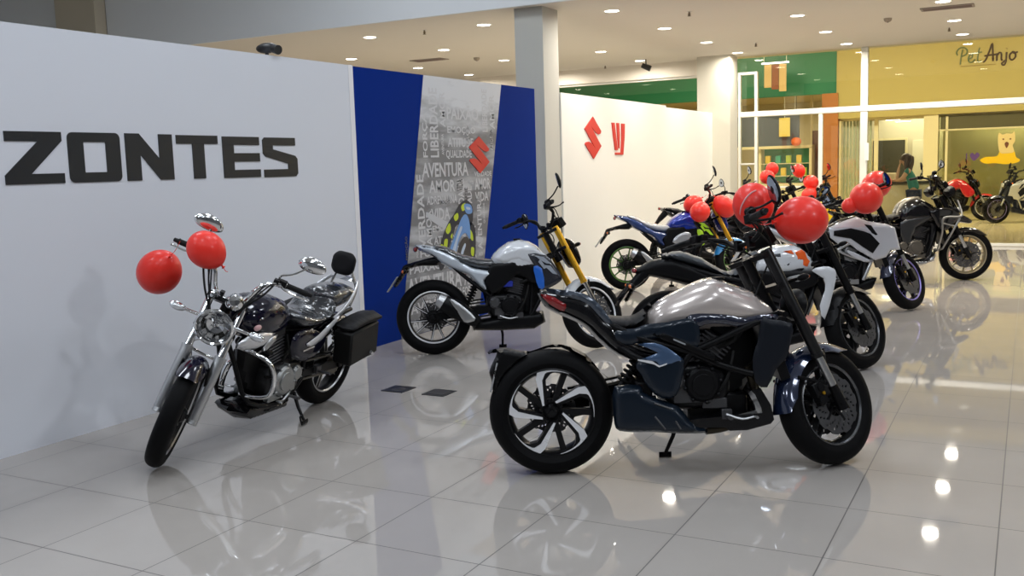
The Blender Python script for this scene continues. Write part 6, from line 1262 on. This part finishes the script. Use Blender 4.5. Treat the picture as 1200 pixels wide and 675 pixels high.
# ------------------------------------------------------------------ person at the service desk
def skin_mesh(name, verts, edges, m, parent=None, root=0, sub=2):
    """verts: (x, y, z, radius)"""
    me = bpy.data.meshes.new(name); bm = bmesh.new(); lay = bm.verts.layers.skin.verify()
    vs = [bm.verts.new(v[:3]) for v in verts]
    for i, v in enumerate(vs): v[lay].radius = (verts[i][3], verts[i][3]*(verts[i][4] if len(verts[i]) > 4 else 1)); v[lay].use_root = (i == root)
    for a, b in edges: bm.edges.new((vs[a], vs[b]))
    bm.to_mesh(me); bm.free(); me.materials.append(m)
    o = bpy.data.objects.new(name, me); COL.objects.link(o)
    sk = o.modifiers.new('skin', 'SKIN'); sk.use_smooth_shade = True; sk.branch_smoothing = 0.5
    ss = o.modifiers.new('sub', 'SUBSURF'); ss.levels = sub; ss.render_levels = sub
    if parent: o.parent = parent
    return o
def person():
    t = tag(empty('person', (2.22, 16.30, 0)), 'person with long dark hair and teal top leaning on the desk beyond the glass', 'person')
    sk = mat('skin', (0.55, 0.33, 0.22), 0.5, noise=0.03); hair = mat('dark_brown_hair', (0.045, 0.025, 0.015), 0.4, noise=0.3, nscale=60)
    # x: sideways, facing -x and a little towards -y; pelvis is the root
    V = [(0.10, 0, 0.86, 0.125, 0.8), (0.07, 0, 1.0, 0.115, 0.8), (0.02, 0, 1.14, 0.125, 0.75), (-0.02, 0, 1.24, 0.095, 0.8), (-0.05, 0, 1.31, 0.048), (-0.065, 0, 1.355, 0.045),
         (-0.075, 0, 1.40, 0.070), (-0.085, 0, 1.45, 0.083), (-0.075, 0, 1.50, 0.072)]
    E = [(0, 1), (1, 2), (2, 3), (3, 4), (4, 5), (5, 6), (6, 7), (7, 8)]
    def chain(start, pts):
        p = start
        for q in pts: V.append(q); E.append((p, len(V)-1)); p = len(V)-1
        return p
    for s in (-1, 1): chain(0, [(0.09, s*0.09, 0.80, 0.085), (0.06, s*0.10, 0.62, 0.075), (0.04, s*0.10, 0.46, 0.055), (0.06, s*0.10, 0.30, 0.052), (0.09, s*0.10, 0.09, 0.035), (0.05, s*0.10, 0.045, 0.036), (-0.06, s*0.11, 0.03, 0.028)])
    def hand(w, base, dirs, pal):
        c = Vector(base); d = Vector(dirs).normalized(); side = Vector(pal).normalized(); k = chain(w, [(*(c+d*0.04), 0.024, 0.6)])
        for i, ln in enumerate((0.062, 0.07, 0.066, 0.052)):
            o = c+d*0.075+side*(0.027-0.018*i); n = d.cross(side)*0.02
            chain(k, [(*o, 0.0095), (*(o+d*ln*0.5+n*0.3), 0.0085), (*(o+d*ln+n), 0.007)])
        chain(k, [(*(c+d*0.03+side*0.035), 0.011), (*(c+d*0.06+side*0.055), 0.009)])
    sh = chain(3, [(-0.01, -0.15, 1.25, 0.052), (-0.10, -0.20, 1.10, 0.040), (-0.20, -0.18, 1.06, 0.033), (-0.19, -0.12, 1.22, 0.027), (-0.175, -0.08, 1.31, 0.021)])
    hand(sh, (-0.175, -0.08, 1.31), (0.25, 0.2, 1), (0, 1, 0.1))
    s2 = chain(3, [(-0.01, 0.15, 1.25, 0.052), (-0.06, 0.20, 1.10, 0.040), (-0.15, 0.17, 1.055, 0.033), (-0.30, 0.06, 1.065, 0.024), (-0.34, 0.03, 1.07, 0.020)])
    hand(s2, (-0.34, 0.03, 1.07), (-1, -0.5, -0.02), (0.3, -1, 0))
    body = skin_mesh('body', V, E, sk, t)
    f = B().ell((-0.165, 0, 1.435), (0.016, 0.012, 0.020), 12, 8).ell((-0.155, 0, 1.45), (0.010, 0.008, 0.025), 10, 8); f.build('nose', sk, t)
    B().ell((-0.148, 0, 1.400), (0.012, 0.024, 0.006), 12, 6).build('mouth', mat('lips', (0.4, 0.12, 0.10), 0.4), t)
    for s in (-1, 1):
        B().ell((-0.158, s*0.032, 1.463), (0.010, 0.014, 0.007), 12, 8).build('eye', mat('eye_dark', (0.03, 0.02, 0.015), 0.2), t)
        B().ell((-0.070, s*0.085, 1.44), (0.018, 0.010, 0.028), 12, 8).build('ear', sk, t)
    h = B(); h.ell((-0.055, 0, 1.485), (0.108, 0.100, 0.095), 22, 14)
    h.ell((0.02, 0, 1.36), (0.055, 0.095, 0.17), 20, 12, rot=(0, 0.2, 0)); h.ell((-0.06, 0.085, 1.37), (0.045, 0.022, 0.14), 14, 10); h.ell((-0.05, -0.088, 1.38), (0.040, 0.020, 0.13), 14, 10)
    h.build('hair', hair, t)
    teal = mat('teal_cotton', (0.03, 0.20, 0.18), 0.8, bump=0.4, bscale=80)
    skin_mesh('shirt', [(0.10, 0, 0.84, 0.135, 0.85), (0.07, 0, 1.0, 0.128, 0.82), (0.02, 0, 1.14, 0.137, 0.78), (-0.02, 0, 1.245, 0.105, 0.82), (-0.045, 0, 1.295, 0.056), (-0.01, -0.155, 1.25, 0.062), (-0.06, -0.18, 1.16, 0.054), (-0.01, 0.155, 1.25, 0.062), (-0.04, 0.18, 1.16, 0.054)], [(0, 1), (1, 2), (2, 3), (3, 4), (3, 5), (5, 6), (3, 7), (7, 8)], teal, t)
    VT = [(0.10, 0, 0.86, 0.132, 0.85)]; ET = []
    for s in (-1, 1):
        p = 0
        for q in [(0.09, s*0.09, 0.80, 0.093), (0.06, s*0.10, 0.62, 0.083), (0.04, s*0.10, 0.46, 0.064), (0.06, s*0.10, 0.30, 0.061), (0.09, s*0.10, 0.10, 0.05)]: VT.append(q); ET.append((p, len(VT)-1)); p = len(VT)-1
    skin_mesh('trousers', VT, ET, mat('navy_denim', (0.02, 0.03, 0.08), 0.8), t)
    for s in (-1, 1): B().ell((0.0, s*0.108, 0.035), (0.125, 0.045, 0.035), 18, 10, fn=lambda v: Vector((v.x, v.y, max(v.z, -0.98)))).build('shoe', M_BLK, t)
person()
